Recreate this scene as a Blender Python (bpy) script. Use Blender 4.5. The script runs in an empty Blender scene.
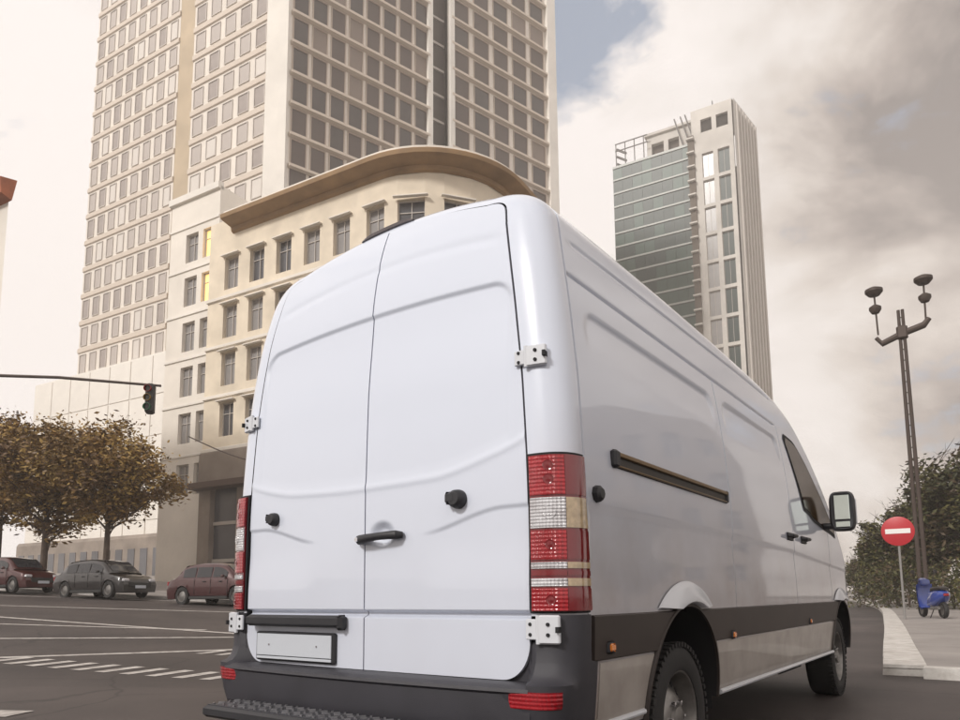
import bpy, math, random
import numpy as np
from mathutils import Vector, Matrix, noise as mnoise
R = math.radians
random.seed(7)
scn = bpy.context.scene
COL = scn.collection

# ------------------------------------------------------------------ camera
CAM = Vector((2.1832, -2.1645, 0.9289))
cam_d = bpy.data.cameras.new('camera'); cam = bpy.data.objects.new('camera', cam_d); COL.objects.link(cam)
yaw, pitch, roll = -.6303, .1236, .0088
fwd = Vector((math.sin(yaw)*math.cos(pitch), math.cos(yaw)*math.cos(pitch), math.sin(pitch)))
rgt = Vector((math.cos(yaw), -math.sin(yaw), 0)); up = rgt.cross(fwd)
r2 = rgt*math.cos(roll) - up*math.sin(roll); u2 = rgt*math.sin(roll) + up*math.cos(roll)
M = Matrix((r2, u2, -fwd)).transposed().to_4x4(); M.translation = CAM
cam.matrix_world = M
cam_d.sensor_width = 36; cam_d.lens = 36*706.53/960
cam_d.shift_y = (508.65-360)/960
cam_d.clip_start = .05; cam_d.clip_end = 3000
scn.camera = cam

# ------------------------------------------------------------------ light
SUN_AZ, SUN_EL = R(-172), R(36)          # heading measured from +Y towards +X
sdir = Vector((math.sin(SUN_AZ)*math.cos(SUN_EL), math.cos(SUN_AZ)*math.cos(SUN_EL), math.sin(SUN_EL)))
sl = bpy.data.lights.new('sun', 'SUN'); sl.energy = 2.6; sl.angle = R(10); sl.color = (1, .96, .91)
so = bpy.data.objects.new('sun', sl); COL.objects.link(so); so.rotation_euler = sdir.to_track_quat('Z', 'Y').to_euler()

world = bpy.data.worlds.new('World'); scn.world = world; world.use_nodes = True
nt = world.node_tree; nt.nodes.clear()
def N(t, **k):
    n = nt.nodes.new(t)
    for a, b in k.items(): setattr(n, a, b)
    return n
def L(a, b): nt.links.new(a, b)
def math_n(op, a, b=None, clamp=False):
    n = N('ShaderNodeMath', operation=op, use_clamp=clamp)
    for i, s in enumerate((a, b)):
        if s is None: continue
        if isinstance(s, (int, float)): n.inputs[i].default_value = s
        else: L(s, n.inputs[i])
    return n.outputs[0]
def ramp_n(fac, stops):
    n = N('ShaderNodeValToRGB'); L(fac, n.inputs[0])
    e = n.color_ramp.elements
    while len(e) < len(stops): e.new(.5)
    for el, (p, c) in zip(e, stops): el.position = p; el.color = (*c, 1)
    return n.outputs[0]
out = N('ShaderNodeOutputWorld'); bg = N('ShaderNodeBackground'); L(bg.outputs[0], out.inputs[0])
sky = N('ShaderNodeTexSky', sky_type='NISHITA', sun_disc=False); sky.sun_elevation = SUN_EL; sky.sun_rotation = SUN_AZ % (2*math.pi)
skys = N('ShaderNodeVectorMath', operation='SCALE'); L(sky.outputs[0], skys.inputs[0]); skys.inputs['Scale'].default_value = .10
tc = N('ShaderNodeTexCoord'); D = tc.outputs['Generated']
def dot_n(v):
    n = N('ShaderNodeVectorMath', operation='DOT_PRODUCT'); L(D, n.inputs[0]); n.inputs[1].default_value = v; return n.outputs['Value']
# big soft cloud masses plus finer billows
mp = N('ShaderNodeMapping'); L(D, mp.inputs[0]); mp.inputs['Scale'].default_value = (1, 1, 1.7); mp.inputs['Location'].default_value = (3.1, .4, 1.3)
n1 = N('ShaderNodeTexNoise'); L(mp.outputs[0], n1.inputs['Vector']); n1.inputs['Scale'].default_value = 3.0; n1.inputs['Detail'].default_value = 9; n1.inputs['Roughness'].default_value = .56; n1.inputs['Distortion'].default_value = .5
n2 = N('ShaderNodeTexNoise'); L(mp.outputs[0], n2.inputs['Vector']); n2.inputs['Scale'].default_value = 6.5; n2.inputs['Detail'].default_value = 8; n2.inputs['Roughness'].default_value = .6; n2.inputs['Distortion'].default_value = .25
az = lambda a, e: (math.sin(R(a))*math.cos(R(e)), math.cos(R(a))*math.cos(R(e)), math.sin(R(e)))
west = dot_n(az(-88, 8))                      # the veiled bright side of the sky
shade = math_n('ADD', math_n('MULTIPLY', n1.outputs[0], 1.15), math_n('MULTIPLY', n2.outputs[0], .5))
shade = math_n('ADD', shade, math_n('MULTIPLY', math_n('MAXIMUM', math_n('ABSOLUTE', west), .02), .85))
shade = math_n('ADD', shade, math_n('MULTIPLY', math_n('SUBTRACT', n1.outputs[0], .5), .45))
for (a_, e_, lo_, k_, w_) in ((-23, 36, .955, 12, .30), (-14, 22, .975, 14, .16), (-1, 30, .970, 14, -.32), (-6, 7, .97, 14, .12)):
    shade = math_n('ADD', shade, math_n('MULTIPLY', math_n('MULTIPLY', math_n('SUBTRACT', dot_n(az(a_, e_)), lo_), k_*2., True), w_))
ccol = ramp_n(math_n('MULTIPLY', math_n('SUBTRACT', shade, .70), 1.0, True),
              [(0, (.25, .22, .21)), (.16, (.42, .365, .335)), (.34, (.64, .575, .525)), (.52, (.79, .735, .695)), (.80, (.90, .84, .81))])
# breaks of blue
hole = math_n('MULTIPLY', math_n('SUBTRACT', dot_n(az(-28.5, 41.5)), .990), 90, True)
gap = math_n('ADD', math_n('MULTIPLY', hole, .55), math_n('MULTIPLY', math_n('SUBTRACT', .36, n1.outputs[0]), 1.2))
gapm = math_n('MULTIPLY', math_n('ADD', gap, math_n('MULTIPLY', math_n('SUBTRACT', n2.outputs[0], .5), -1.6)), 3.2, True)
mix = N('ShaderNodeMix', data_type='RGBA'); L(gapm, mix.inputs[0]); L(ccol, mix.inputs[6])
blue = N('ShaderNodeMix', data_type='RGBA'); blue.inputs[0].default_value = .45; L(skys.outputs[0], blue.inputs[6]); blue.inputs[7].default_value = (.55, .60, .68, 1)
L(blue.outputs[2], mix.inputs[7]); L(mix.outputs[2], bg.inputs[0]); bg.inputs[1].default_value = 1.0
scn.view_settings.view_transform = 'Standard'; scn.view_settings.look = 'None'; scn.view_settings.gamma = 1; scn.view_settings.exposure = 0.25
scn.cycles.volume_bounces = 2

# ------------------------------------------------------------------ materials
def mat(name, col, rough=.6, metal=0, coat=0, var=0, vscale=3, bump=0, bscale=60, emit=None, alpha=1, spec=None, col2=None, trans=0):
    m = bpy.data.materials.new(name); m.use_nodes = True
    t = m.node_tree; b = t.nodes['Principled BSDF']
    b.inputs['Base Color'].default_value = (*col, 1); b.inputs['Roughness'].default_value = rough; b.inputs['Metallic'].default_value = metal
    if coat: b.inputs['Coat Weight'].default_value = coat; b.inputs['Coat Roughness'].default_value = .04
    if spec is not None: b.inputs['Specular IOR Level'].default_value = spec
    if trans: b.inputs['Transmission Weight'].default_value = trans
    if emit: b.inputs['Emission Color'].default_value = (*emit[0], 1); b.inputs['Emission Strength'].default_value = emit[1]
    c = t.nodes.new('ShaderNodeTexCoord')
    if var or col2:
        n = t.nodes.new('ShaderNodeTexNoise'); n.inputs['Scale'].default_value = vscale; n.inputs['Detail'].default_value = 6; n.inputs['Roughness'].default_value = .6
        t.links.new(c.outputs['Object'], n.inputs['Vector'])
        r = t.nodes.new('ShaderNodeValToRGB'); e = r.color_ramp.elements; e[0].position = .3; e[1].position = .7
        lo = col2 or tuple(x*(1-var) for x in col); hi = col if col2 else tuple(min(1, x*(1+var*.5)) for x in col)
        e[0].color = (*lo, 1); e[1].color = (*hi, 1)
        t.links.new(n.outputs[0], r.inputs[0]); t.links.new(r.outputs[0], b.inputs['Base Color'])
    if bump:
        n = t.nodes.new('ShaderNodeTexNoise'); n.inputs['Scale'].default_value = bscale; n.inputs['Detail'].default_value = 5
        t.links.new(c.outputs['Object'], n.inputs['Vector'])
        bp = t.nodes.new('ShaderNodeBump'); bp.inputs['Strength'].default_value = bump; bp.inputs['Distance'].default_value = .01
        t.links.new(n.outputs[0], bp.inputs['Height']); t.links.new(bp.outputs[0], b.inputs['Normal'])
    return m
def paint_mat():
    # white van paint with light road dust; dark reflections low on the flanks are painted in too
    m = mat('van_paint', (.66, .71, .82), .32, coat=1)
    t = m.node_tree; b = t.nodes['Principled BSDF']; c = t.nodes.new('ShaderNodeTexCoord')
    s = t.nodes.new('ShaderNodeSeparateXYZ'); t.links.new(c.outputs['Object'], s.inputs[0])
    n = t.nodes.new('ShaderNodeTexNoise'); n.inputs['Scale'].default_value = 2.2; n.inputs['Detail'].default_value = 8; n.inputs['Roughness'].default_value = .65
    t.links.new(c.outputs['Object'], n.inputs['Vector'])
    mr = t.nodes.new('ShaderNodeMapRange'); t.links.new(s.outputs[2], mr.inputs[0])
    mr.inputs[1].default_value = 1.65; mr.inputs[2].default_value = .6; mr.inputs[3].default_value = 0.04; mr.inputs[4].default_value = .85
    # the dust and painted-in reflection are stronger on the flanks than on the doors
    mx = t.nodes.new('ShaderNodeMapRange'); ab = t.nodes.new('ShaderNodeMath'); ab.operation = 'ABSOLUTE'; t.links.new(s.outputs[0], ab.inputs[0]); t.links.new(ab.outputs[0], mx.inputs[0])
    mx.inputs[1].default_value = .8; mx.inputs[2].default_value = .95; mx.inputs[3].default_value = .22; mx.inputs[4].default_value = 1
    a = t.nodes.new('ShaderNodeMath'); a.operation = 'MULTIPLY'; t.links.new(mr.outputs[0], a.inputs[0]); t.links.new(mx.outputs[0], a.inputs[1])
    a2 = t.nodes.new('ShaderNodeMath'); a2.operation = 'MULTIPLY'; t.links.new(a.outputs[0], a2.inputs[0])
    ad = t.nodes.new('ShaderNodeMath'); ad.operation = 'ADD'; t.links.new(n.outputs[0], ad.inputs[0]); ad.inputs[1].default_value = .45; t.links.new(ad.outputs[0], a2.inputs[1])
    x = t.nodes.new('ShaderNodeMix'); x.data_type = 'RGBA'; t.links.new(a2.outputs[0], x.inputs[0]); x.inputs[6].default_value = (.66, .71, .82, 1); x.inputs[7].default_value = (.24, .185, .15, 1)
    t.links.new(x.outputs[2], b.inputs['Base Color'])
    rr = t.nodes.new('ShaderNodeMapRange'); t.links.new(a2.outputs[0], rr.inputs[0]); rr.inputs[3].default_value = .3; rr.inputs[4].default_value = .7; t.links.new(rr.outputs[0], b.inputs['Roughness'])
    return m
PAINT = paint_mat()
SEAM = mat('seam_rubber', (.012, .012, .014), .8)
BLACK = mat('black_plastic', (.022, .022, .026), .5, bump=.15, bscale=400)
BUMP = mat('bumper_plastic', (.034, .033, .041), .48, bump=.25, bscale=500, var=.25, vscale=4)
MOULD = mat('moulding_plastic', (.034, .024, .020), .5, bump=.1, bscale=300, var=.3, vscale=3)
RUBBER = mat('tyre_rubber', (.018, .017, .017), .75, bump=.3, bscale=120)
STEEL = mat('wheel_steel', (.24, .23, .22), .42, metal=.8, var=.35, vscale=9)
CHROME = mat('bright_metal', (.75, .75, .78), .22, metal=1)
HINGE = mat('hinge_white', (.62, .64, .68), .35, coat=.5)
REDL = mat('red_lens', (.34, .002, .010), .10, coat=1, var=.25, vscale=14)
REDD = mat('dark_red_lens', (.17, .003, .008), .1, coat=1)
CLEARL = mat('clear_lens', (.70, .70, .73), .10, coat=1, col2=(.40, .38, .39), vscale=22)
BEIGEL = mat('beige_lens', (.50, .38, .24), .15, coat=1, var=.3, vscale=40)
AMBER = mat('amber_lens', (.75, .22, .02), .15, coat=1)
GLASSD = mat('tinted_glass', (.05, .03, .013), .12, spec=.12)
MIRROR = mat('mirror_glass', (.75, .85, .82), .02, metal=1)
PLATE = mat('plate_white', (.52, .55, .60), .35)
GOLD = mat('rail_bronze', (.22, .15, .08), .35, metal=.7)
SILVERP = mat('lower_panel_grey', (.40, .365, .335), .42, coat=.4, col2=(.28, .25, .225), vscale=5)

def ribbed(m, scale, strength):
    t = m.node_tree; b = t.nodes['Principled BSDF']; c = t.nodes.new('ShaderNodeTexCoord')
    hs = []
    for ax in ('X', 'Z'):
        w = t.nodes.new('ShaderNodeTexWave'); w.bands_direction = ax; w.inputs['Scale'].default_value = scale; t.links.new(c.outputs['Object'], w.inputs['Vector']); hs.append(w.outputs['Fac'])
    a = t.nodes.new('ShaderNodeMath'); a.operation = 'ADD'; t.links.new(hs[0], a.inputs[0]); t.links.new(hs[1], a.inputs[1])
    bp = t.nodes.new('ShaderNodeBump'); bp.inputs['Strength'].default_value = strength; bp.inputs['Distance'].default_value = .004
    t.links.new(a.outputs[0], bp.inputs['Height']); t.links.new(bp.outputs[0], b.inputs['Normal'])
ribbed(REDL, 22, .55); ribbed(CLEARL, 26, .7)
# ------------------------------------------------------------------ mesh helpers
class MB:
    def __init__(s): s.v = []; s.f = []; s.m = []
    def quad(s, a, b, c, d, m=0):
        i = len(s.v); s.v += [a, b, c, d]; s.f.append((i, i+1, i+2, i+3)); s.m.append(m)
    def grid(s, P, m=0, close=False, mf=None, keep=None):
        n, k = len(P), len(P[0]); b = len(s.v)
        for row in P: s.v += [tuple(p) for p in row]
        for i in range(n-1):
            for j in range(k-(0 if close else 1)):
                if keep and not keep(i, j): continue
                j2 = (j+1) % k
                s.f.append((b+i*k+j, b+i*k+j2, b+(i+1)*k+j2, b+(i+1)*k+j)); s.m.append(mf(i, j) if mf else m)
        return s
    def box(s, c, d, rz=0, m=0, bev=0, rot=None):
        x, y, z = (q/2 for q in d)
        if bev:
            bev = min(bev, x*.9, y*.9, z*.9); pts = []
            for zz, o in ((-z, bev), (-z+bev, 0), (z-bev, 0), (z, bev)):
                q = []
                for sx, sy in ((1, 1), (-1, 1), (-1, -1), (1, -1)):
                    px, py = x-o, y-o; bb = bev
                    a, b2 = (sx*px, sy*(py-bb)), (sx*(px-bb), sy*py)
                    q += [a, b2] if sx*sy > 0 else [b2, a]
                pts.append([(p[0], p[1], zz) for p in q])
            base = len(s.v); mt = rot or Matrix.Rotation(rz, 3, 'Z'); c = Vector(c)
            for row in pts: s.v += [tuple(c + mt @ Vector(p)) for p in row]
            for i in range(3):
                for j in range(8):
                    s.f.append((base+i*8+j, base+i*8+(j+1) % 8, base+(i+1)*8+(j+1) % 8, base+(i+1)*8+j)); s.m.append(m)
            s.f.append(tuple(base+7-j for j in range(8))); s.m.append(m)
            s.f.append(tuple(base+24+j for j in range(8))); s.m.append(m)
            return s
        mt = rot or Matrix.Rotation(rz, 3, 'Z'); c = Vector(c); b = len(s.v)
        for q in ((-x, -y, -z), (x, -y, -z), (x, y, -z), (-x, y, -z), (-x, -y, z), (x, -y, z), (x, y, z), (-x, y, z)):
            s.v.append(tuple(c + mt @ Vector(q)))
        for f in ((0, 3, 2, 1), (4, 5, 6, 7), (0, 1, 5, 4), (1, 2, 6, 5), (2, 3, 7, 6), (3, 0, 4, 7)):
            s.f.append(tuple(b+i for i in f)); s.m.append(m)
        return s
    def tube(s, pts, rad, k=10, m=0, cap=True):
        pts = [Vector(p) for p in pts]; n = len(pts); rad = rad if hasattr(rad, '__len__') else [rad]*n
        P = []; ref = None
        for i, p in enumerate(pts):
            t = (pts[min(i+1, n-1)]-pts[max(i-1, 0)]).normalized()
            if ref is None: ref = Vector((0, 0, 1)) if abs(t.z) < .9 else Vector((1, 0, 0))
            a = t.cross(ref).normalized(); b = a.cross(t); ref = b
            P.append([tuple(p+(a*math.cos(q*2*math.pi/k)+b*math.sin(q*2*math.pi/k))*rad[i]) for q in range(k)])
        b0 = len(s.v); s.grid(P, m, close=True)
        if cap:
            s.f.append(tuple(b0+k-1-q for q in range(k))); s.m.append(m)
            s.f.append(tuple(b0+(n-1)*k+q for q in range(k))); s.m.append(m)
        return s
    def lathe(s, prof, c=(0, 0, 0), axis='x', k=40, m=0):
        P = []
        for (r, h) in prof:
            row = []
            for q in range(k):
                a = q*2*math.pi/k; u, w = r*math.cos(a), r*math.sin(a)
                p = {'x': (h, u, w), 'y': (u, h, w), 'z': (u, w, h)}[axis]
                row.append((p[0]+c[0], p[1]+c[1], p[2]+c[2]))
            P.append(row)
        return s.grid(P, m, close=True)
    def mirror_x(s):
        o = MB(); o.v = [(-x, y, z) for x, y, z in s.v]; o.f = [tuple(reversed(f)) for f in s.f]; o.m = list(s.m); return o
    def build(s, name, mats, parent=None, smooth=True, angle=35, fix=False):
        me = bpy.data.meshes.new(name); me.from_pydata([tuple(map(float, v)) for v in s.v], [], s.f)
        if not isinstance(mats, (list, tuple)): mats = [mats]
        for q in mats: me.materials.append(q)
        me.polygons.foreach_set('material_index', s.m)
        if smooth:
            me.polygons.foreach_set('use_smooth', [True]*len(me.polygons)); me.update()
            try: me.set_sharp_from_angle(angle=R(angle))
            except Exception: pass
        me.validate(); me.update()
        o = bpy.data.objects.new(name, me); COL.objects.link(o)
        if parent: o.parent = parent
        return o
def tag(o, label=None, cat=None, group=None, kind=None):
    for k, v in (('label', label), ('category', cat), ('group', group), ('kind', kind)):
        if v: o[k] = v
    return o
def thing(name, label, cat, loc=(0, 0, 0), rz=0, group=None):
    o = bpy.data.objects.new(name, None); COL.objects.link(o); o.location = loc; o.rotation_euler = (0, 0, rz); o.empty_display_size = .3
    return tag(o, label, cat, group)
def share(name, me, parent, loc, rz=0, sc=None):
    o = bpy.data.objects.new(name, me); COL.objects.link(o); o.parent = parent; o.location = loc; o.rotation_euler = (0, 0, rz)
    if sc: o.scale = sc
    return o
def copy_tree(o, parent=None):
    c = o.copy(); COL.objects.link(c); c.parent = parent
    for ch in [q for q in bpy.data.objects if q.parent is o]: copy_tree(ch, c)
    return c
def sstep(a, b, x):
    t = np.clip((x-a)/(b-a), 0, 1); return t*t*(3-2*t)
def tab(xs, ys):
    # smooth interpolation through a table
    xs = np.array(xs, float); ys = np.array(ys, float); h = np.diff(xs); d = np.diff(ys)/h
    m = np.zeros(len(xs)); m[0] = d[0]; m[-1] = d[-1]
    for i in range(1, len(xs)-1): m[i] = 0 if d[i-1]*d[i] <= 0 else 2*d[i-1]*d[i]/(d[i-1]+d[i])
    def f(x):
        x = np.clip(x, xs[0], xs[-1]); i = np.clip(np.searchsorted(xs, x)-1, 0, len(h)-1); t = (x-xs[i])/h[i]
        return (2*t**3-3*t**2+1)*ys[i]+(t**3-2*t**2+t)*h[i]*m[i]+(-2*t**3+3*t**2)*ys[i+1]+(t**3-t**2)*h[i]*m[i+1]
    return f

# ------------------------------------------------------------------ ground
def gz(x, y): 
    t = min(max(0.0, -x-5.0), 90.0); return .05*t*t/(t+3.0)
def sheet(name, xs, ys, dz, m, label=None, kind='structure', inside=None):
    b = MB(); P = [[(x, y, gz(x, y)+dz) for y in ys] for x in xs]
    b.grid(P, keep=inside); o = b.build(name, m); o['kind'] = kind; return o
def asphalt_mat():
    m = bpy.data.materials.new('asphalt'); m.use_nodes = True; t = m.node_tree; b = t.nodes['Principled BSDF']
    c = t.nodes.new('ShaderNodeTexCoord')
    def nz(sc, det, ro=.6):
        n = t.nodes.new('ShaderNodeTexNoise'); n.inputs['Scale'].default_value = sc; n.inputs['Detail'].default_value = det; n.inputs['Roughness'].default_value = ro
        t.links.new(c.outputs['Object'], n.inputs['Vector']); return n.outputs[0]
    a, g = nz(.35, 8), nz(90, 4)
    ad = t.nodes.new('ShaderNodeMath'); ad.operation = 'ADD'; t.links.new(a, ad.inputs[0])
    ml = t.nodes.new('ShaderNodeMath'); ml.operation = 'MULTIPLY_ADD'; t.links.new(g, ml.inputs[0]); ml.inputs[1].default_value = .7; ml.inputs[2].default_value = -.35; t.links.new(ml.outputs[0], ad.inputs[1])
    r = t.nodes.new('ShaderNodeValToRGB'); e = r.color_ramp.elements; e[0].position = .25; e[0].color = (.028, .022, .021, 1); e[1].position = .75; e[1].color = (.088, .071, .066, 1)
    t.links.new(ad.outputs[0], r.inputs[0]); b.inputs['Roughness'].default_value = .62
    wv = t.nodes.new('ShaderNodeTexNoise'); wv.inputs['Scale'].default_value = 1.1; wv.inputs['Detail'].default_value = 4; t.links.new(c.outputs['Object'], wv.inputs['Vector'])
    mv = t.nodes.new('ShaderNodeMix'); mv.data_type = 'VECTOR'; mv.inputs[0].default_value = .35; t.links.new(c.outputs['Object'], mv.inputs[4]); t.links.new(wv.outputs['Color'], mv.inputs[5])
    vo = t.nodes.new('ShaderNodeTexVoronoi'); vo.feature = 'DISTANCE_TO_EDGE'; vo.inputs['Scale'].default_value = .45; t.links.new(mv.outputs[1], vo.inputs['Vector'])
    cr = t.nodes.new('ShaderNodeMapRange'); cr.inputs[1].default_value = 0; cr.inputs[2].default_value = .008; cr.inputs[3].default_value = .45; cr.inputs[4].default_value = 1; t.links.new(vo.outputs[0], cr.inputs[0])
    v2 = t.nodes.new('ShaderNodeTexVoronoi'); v2.inputs['Scale'].default_value = .16; t.links.new(mv.outputs[1], v2.inputs['Vector'])
    sp2 = t.nodes.new('ShaderNodeSeparateColor'); t.links.new(v2.outputs['Color'], sp2.inputs[0])
    pr = t.nodes.new('ShaderNodeMapRange'); pr.inputs[3].default_value = .78; pr.inputs[4].default_value = 1.18; t.links.new(sp2.outputs[0], pr.inputs[0])
    m1 = t.nodes.new('ShaderNodeMath'); m1.operation = 'MULTIPLY'; t.links.new(cr.outputs[0], m1.inputs[0]); t.links.new(pr.outputs[0], m1.inputs[1])
    sc_ = t.nodes.new('ShaderNodeVectorMath'); sc_.operation = 'SCALE'; t.links.new(r.outputs[0], sc_.inputs[0]); t.links.new(m1.outputs[0], sc_.inputs['Scale']); t.links.new(sc_.outputs[0], b.inputs['Base Color'])
    bp = t.nodes.new('ShaderNodeBump'); bp.inputs['Strength'].default_value = .6; bp.inputs['Distance'].default_value = .006; t.links.new(g, bp.inputs['Height']); t.links.new(bp.outputs[0], b.inputs['Normal'])
    return m
ASPH = asphalt_mat()
EARTH = mat('ground_earth', (.10, .085, .07), .9, var=.4, vscale=.2)
PAVE = mat('paving_concrete', (.30, .275, .26), .75, var=.3, vscale=.6, bump=.3, bscale=40)
KERB = mat('kerb_stone', (.42, .40, .38), .7, var=.25, vscale=3, bump=.3, bscale=60)
LINE = mat('road_paint', (.62, .59, .56), .6, col2=(.30, .27, .25), vscale=6, bump=.2, bscale=80)
def frange(a, b, n): return [a+(b-a)*i/n for i in range(n+1)]
gxs = sorted(set(frange(-310, -120, 6)+frange(-120, 0, 60)+frange(0, 310, 10)))
sheet('ground', gxs, frange(-310, 310, 28), -.03, EARTH)
rx = frange(-60, 6, 66)
sheet('road', rx+[12, 40], frange(-40, 30, 14), 0, ASPH)

# road ahead of the van bends left; the kerb follows its right-hand edge
kx = tab([-30, 6.2, 7.6, 9.3, 14, 21.7, 42, 75, 130], [1.9, 1.33, 1.20, 1.0, .47, -.42, -3.0, -9.0, -24])
ky = [7.2, 7.6, 8.2, 9, 10, 11.5, 13, 15, 18, 21.7, 26, 31, 36, 42, 50, 60, 75, 95, 120]
def ribbon(name, path, w, dz, m, h=0, parent=None, kind='structure'):
    b = MB(); pts = [Vector((p[0], p[1])) for p in path]; rows = []; w = w*(1.5 if name == 'road_line' else 1)
    for i, p in enumerate(pts):
        t = (pts[min(i+1, len(pts)-1)]-pts[max(i-1, 0)]).normalized(); n = Vector((t.y, -t.x))
        a, c = p-n*w/2, p+n*w/2; g = lambda q: gz(q.x, q.y)+dz
        if h: rows.append([(a.x, a.y, g(a)-.02), (a.x+n.x*.015, a.y+n.y*.015, g(a)+h), (c.x, c.y, g(c)+h), (c.x, c.y, g(c)-.02)])
        else: rows.append([(a.x, a.y, g(a)), (c.x, c.y, g(c))])
    b.grid(rows)
    if h:
        b.quad(*rows[0][::-1]); b.quad(*rows[-1])
    o = b.build(name, m, parent, angle=30)
    if kind and not parent: o['kind'] = kind
    return o
far = [(-60, 31), (-45, 60), (-30, 100)]
b = MB(); P = []
for y in [30]+[q for q in ky if q > 30]:
    P.append([(float(kx(y))-14+q*2.0, y, gz(0, 0)+.004) for q in range(8)])
b.grid(P); b.build('road_ahead', ASPH)['kind'] = 'structure'
# forecourt pavement right of the kerb
b = MB(); P = []
for y in ky: P.append([(float(kx(y))+o_, y, .115) for o_ in (.21, 1, 3, 6, 12, 30, 60)])
b.grid(P); P0 = P[0]; b.grid([[(x, y, -.02) for x, y, z in P0], P0]); b.build('pavement', PAVE)['kind'] = 'structure'
WK = mat('white_kerb', (.66, .64, .61), .6, col2=(.40, .37, .34), vscale=5, bump=.3)
KROOT = ribbon('kerb', [(float(kx(y)), y) for y in ky if y >= 31], .44, 0, WK, h=.125)
kp = [Vector((float(kx(y)), y)) for y in np.linspace(7.2, 31, 400)]; acc = 0; st_ = [0]
for i in range(1, len(kp)):
    acc += (kp[i]-kp[i-1]).length
    if acc >= .9: st_.append(i); acc = 0
st_.append(len(kp)-1)
for a_, c_ in zip(st_, st_[1:]):
    pa, pc = kp[a_], kp[c_]; d_ = (pc-pa).normalized(); jt = random.uniform(-.003, .003)
    ribbon('kerb_stone', [(pa.x+d_.x*.012+jt, pa.y+d_.y*.012), ((pa.x+pc.x)/2+jt, (pa.y+pc.y)/2), (pc.x-d_.x*.012+jt, pc.y-d_.y*.012)], .44, random.uniform(-.0015, .0015), WK, h=.125, parent=KROOT)
for k in range(14):
    ribbon('kerb_stone', [(1.44+.92*k, 7.10), (1.44+.92*k+.905, 7.10)], .26, random.uniform(-.0015, .0015), WK, h=.122, parent=KROOT)
ribbon('kerb_bed', [(float(kx(y)), y) for y in ky if y <= 36], .42, .085, mat('kerb_joint', (.09, .08, .07), .9))
# pavement along the far side of the cross street
KL = [(-62, 6.0), (-40, 10.8), (-24.6, 14.4), (-20, 15.6), (-17.4, 17.2), (-16.0, 20), (-15.5, 30), (-15.5, 60), (-15.5, 120)]
ribbon('kerb_line', KL, .3, 0, KERB, h=.13)
b = MB(); P = []
for i, (x, y) in enumerate(KL):
    P.append([(x-.1-q*(0 if i < 3 else 2.5 if i < 5 else 5)*1.0, y+.15+q*(4 if i < 3 else 3 if i < 5 else .3), gz(x-q*(0 if i < 3 else 2.5 if i < 5 else 5), y)+.11+q*.004) for q in range(7)])
b.grid(P); b.build('pavement_far', PAVE)['kind'] = 'structure'
sheet('plaza', frange(-140, -17, 40), frange(20, 160, 20), -.005, PAVE)

# crossing: slanted worn bars plus guide lines, each a painted strip
MARK = []
def strip(name, p, q, w, dz=.006, n=6):
    path = [(p[0]+(q[0]-p[0])*i/n, p[1]+(q[1]-p[1])*i/n) for i in range(n+1)]
    o = ribbon(name, path, w, dz, LINE); MARK.append(o); return o
for i in range(12):
    x0 = -8.9+i*.40; y0 = 1.72+i*.106
    strip('crossing_stripe', (x0, y0), (x0-.16, y0+.62), .17, .006, 3)
for i in range(6):
    x0 = -8.0+i*.36; y0 = 4.3+i*.10
    strip('crossing_stripe', (x0, y0), (x0-.14, y0+.55), .14, .006, 3)
strip('road_line', (-9.4, 1.75), (-8.05, 5.4), .12)
strip('road_line', (-25, 3.2), (-10.2, 7.15), .14, .006, 12)
strip('road_line', (-12.8, 2.2), (-9.6, 7.3), .12, .006, 8)
strip('road_line', (-30, 1.5), (-17.2, 11.6), .16, .006, 12)
strip('road_line', (-18.5, 2.2), (-12.0, 7.0), .12, .006, 8)
strip('road_line', (-5.6, -.2), (-4.4, .42), .2, .006, 4)
strip('road_line', (-36, 5.5), (-24.4, 14.0), .14, .006, 12)

# ------------------------------------------------------------------ the van
van = thing('delivery_van', 'white high roof panel van seen from behind, filling the foreground', 'van')
DP, W = .125, .15
Xs = tab([.30, .42, .55, .70, .86, 1.25, 1.7, 2.0, 2.2, 2.4, 2.6, 2.8], [.93, .945, .960, .972, .977, .977, .957, .925, .895, .856, .812, .765])
Hs = tab([0, .3, .9, 1.6, 2.3, 3.06, 3.7, 4.05, 4.4, 5.0, 5.4, 5.62, 5.85, 6.02, 6.12], [2.60, 2.61, 2.63, 2.645, 2.64, 2.61, 2.56, 2.49, 2.30, 1.86, 1.50, 1.30, 1.17, 1.02, .82])
Ln = tab([0, 1.3, 1.8, 2.17, 2.4, 2.53, 2.7], [0, 0, .010, .032, .066, .10, .165])
def crown(y): return .075*float(1-sstep(4.0, 5.6, y))+.02
ARCH = [(1.14, .42, .470), (5.17, .42, .455)]
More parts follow.
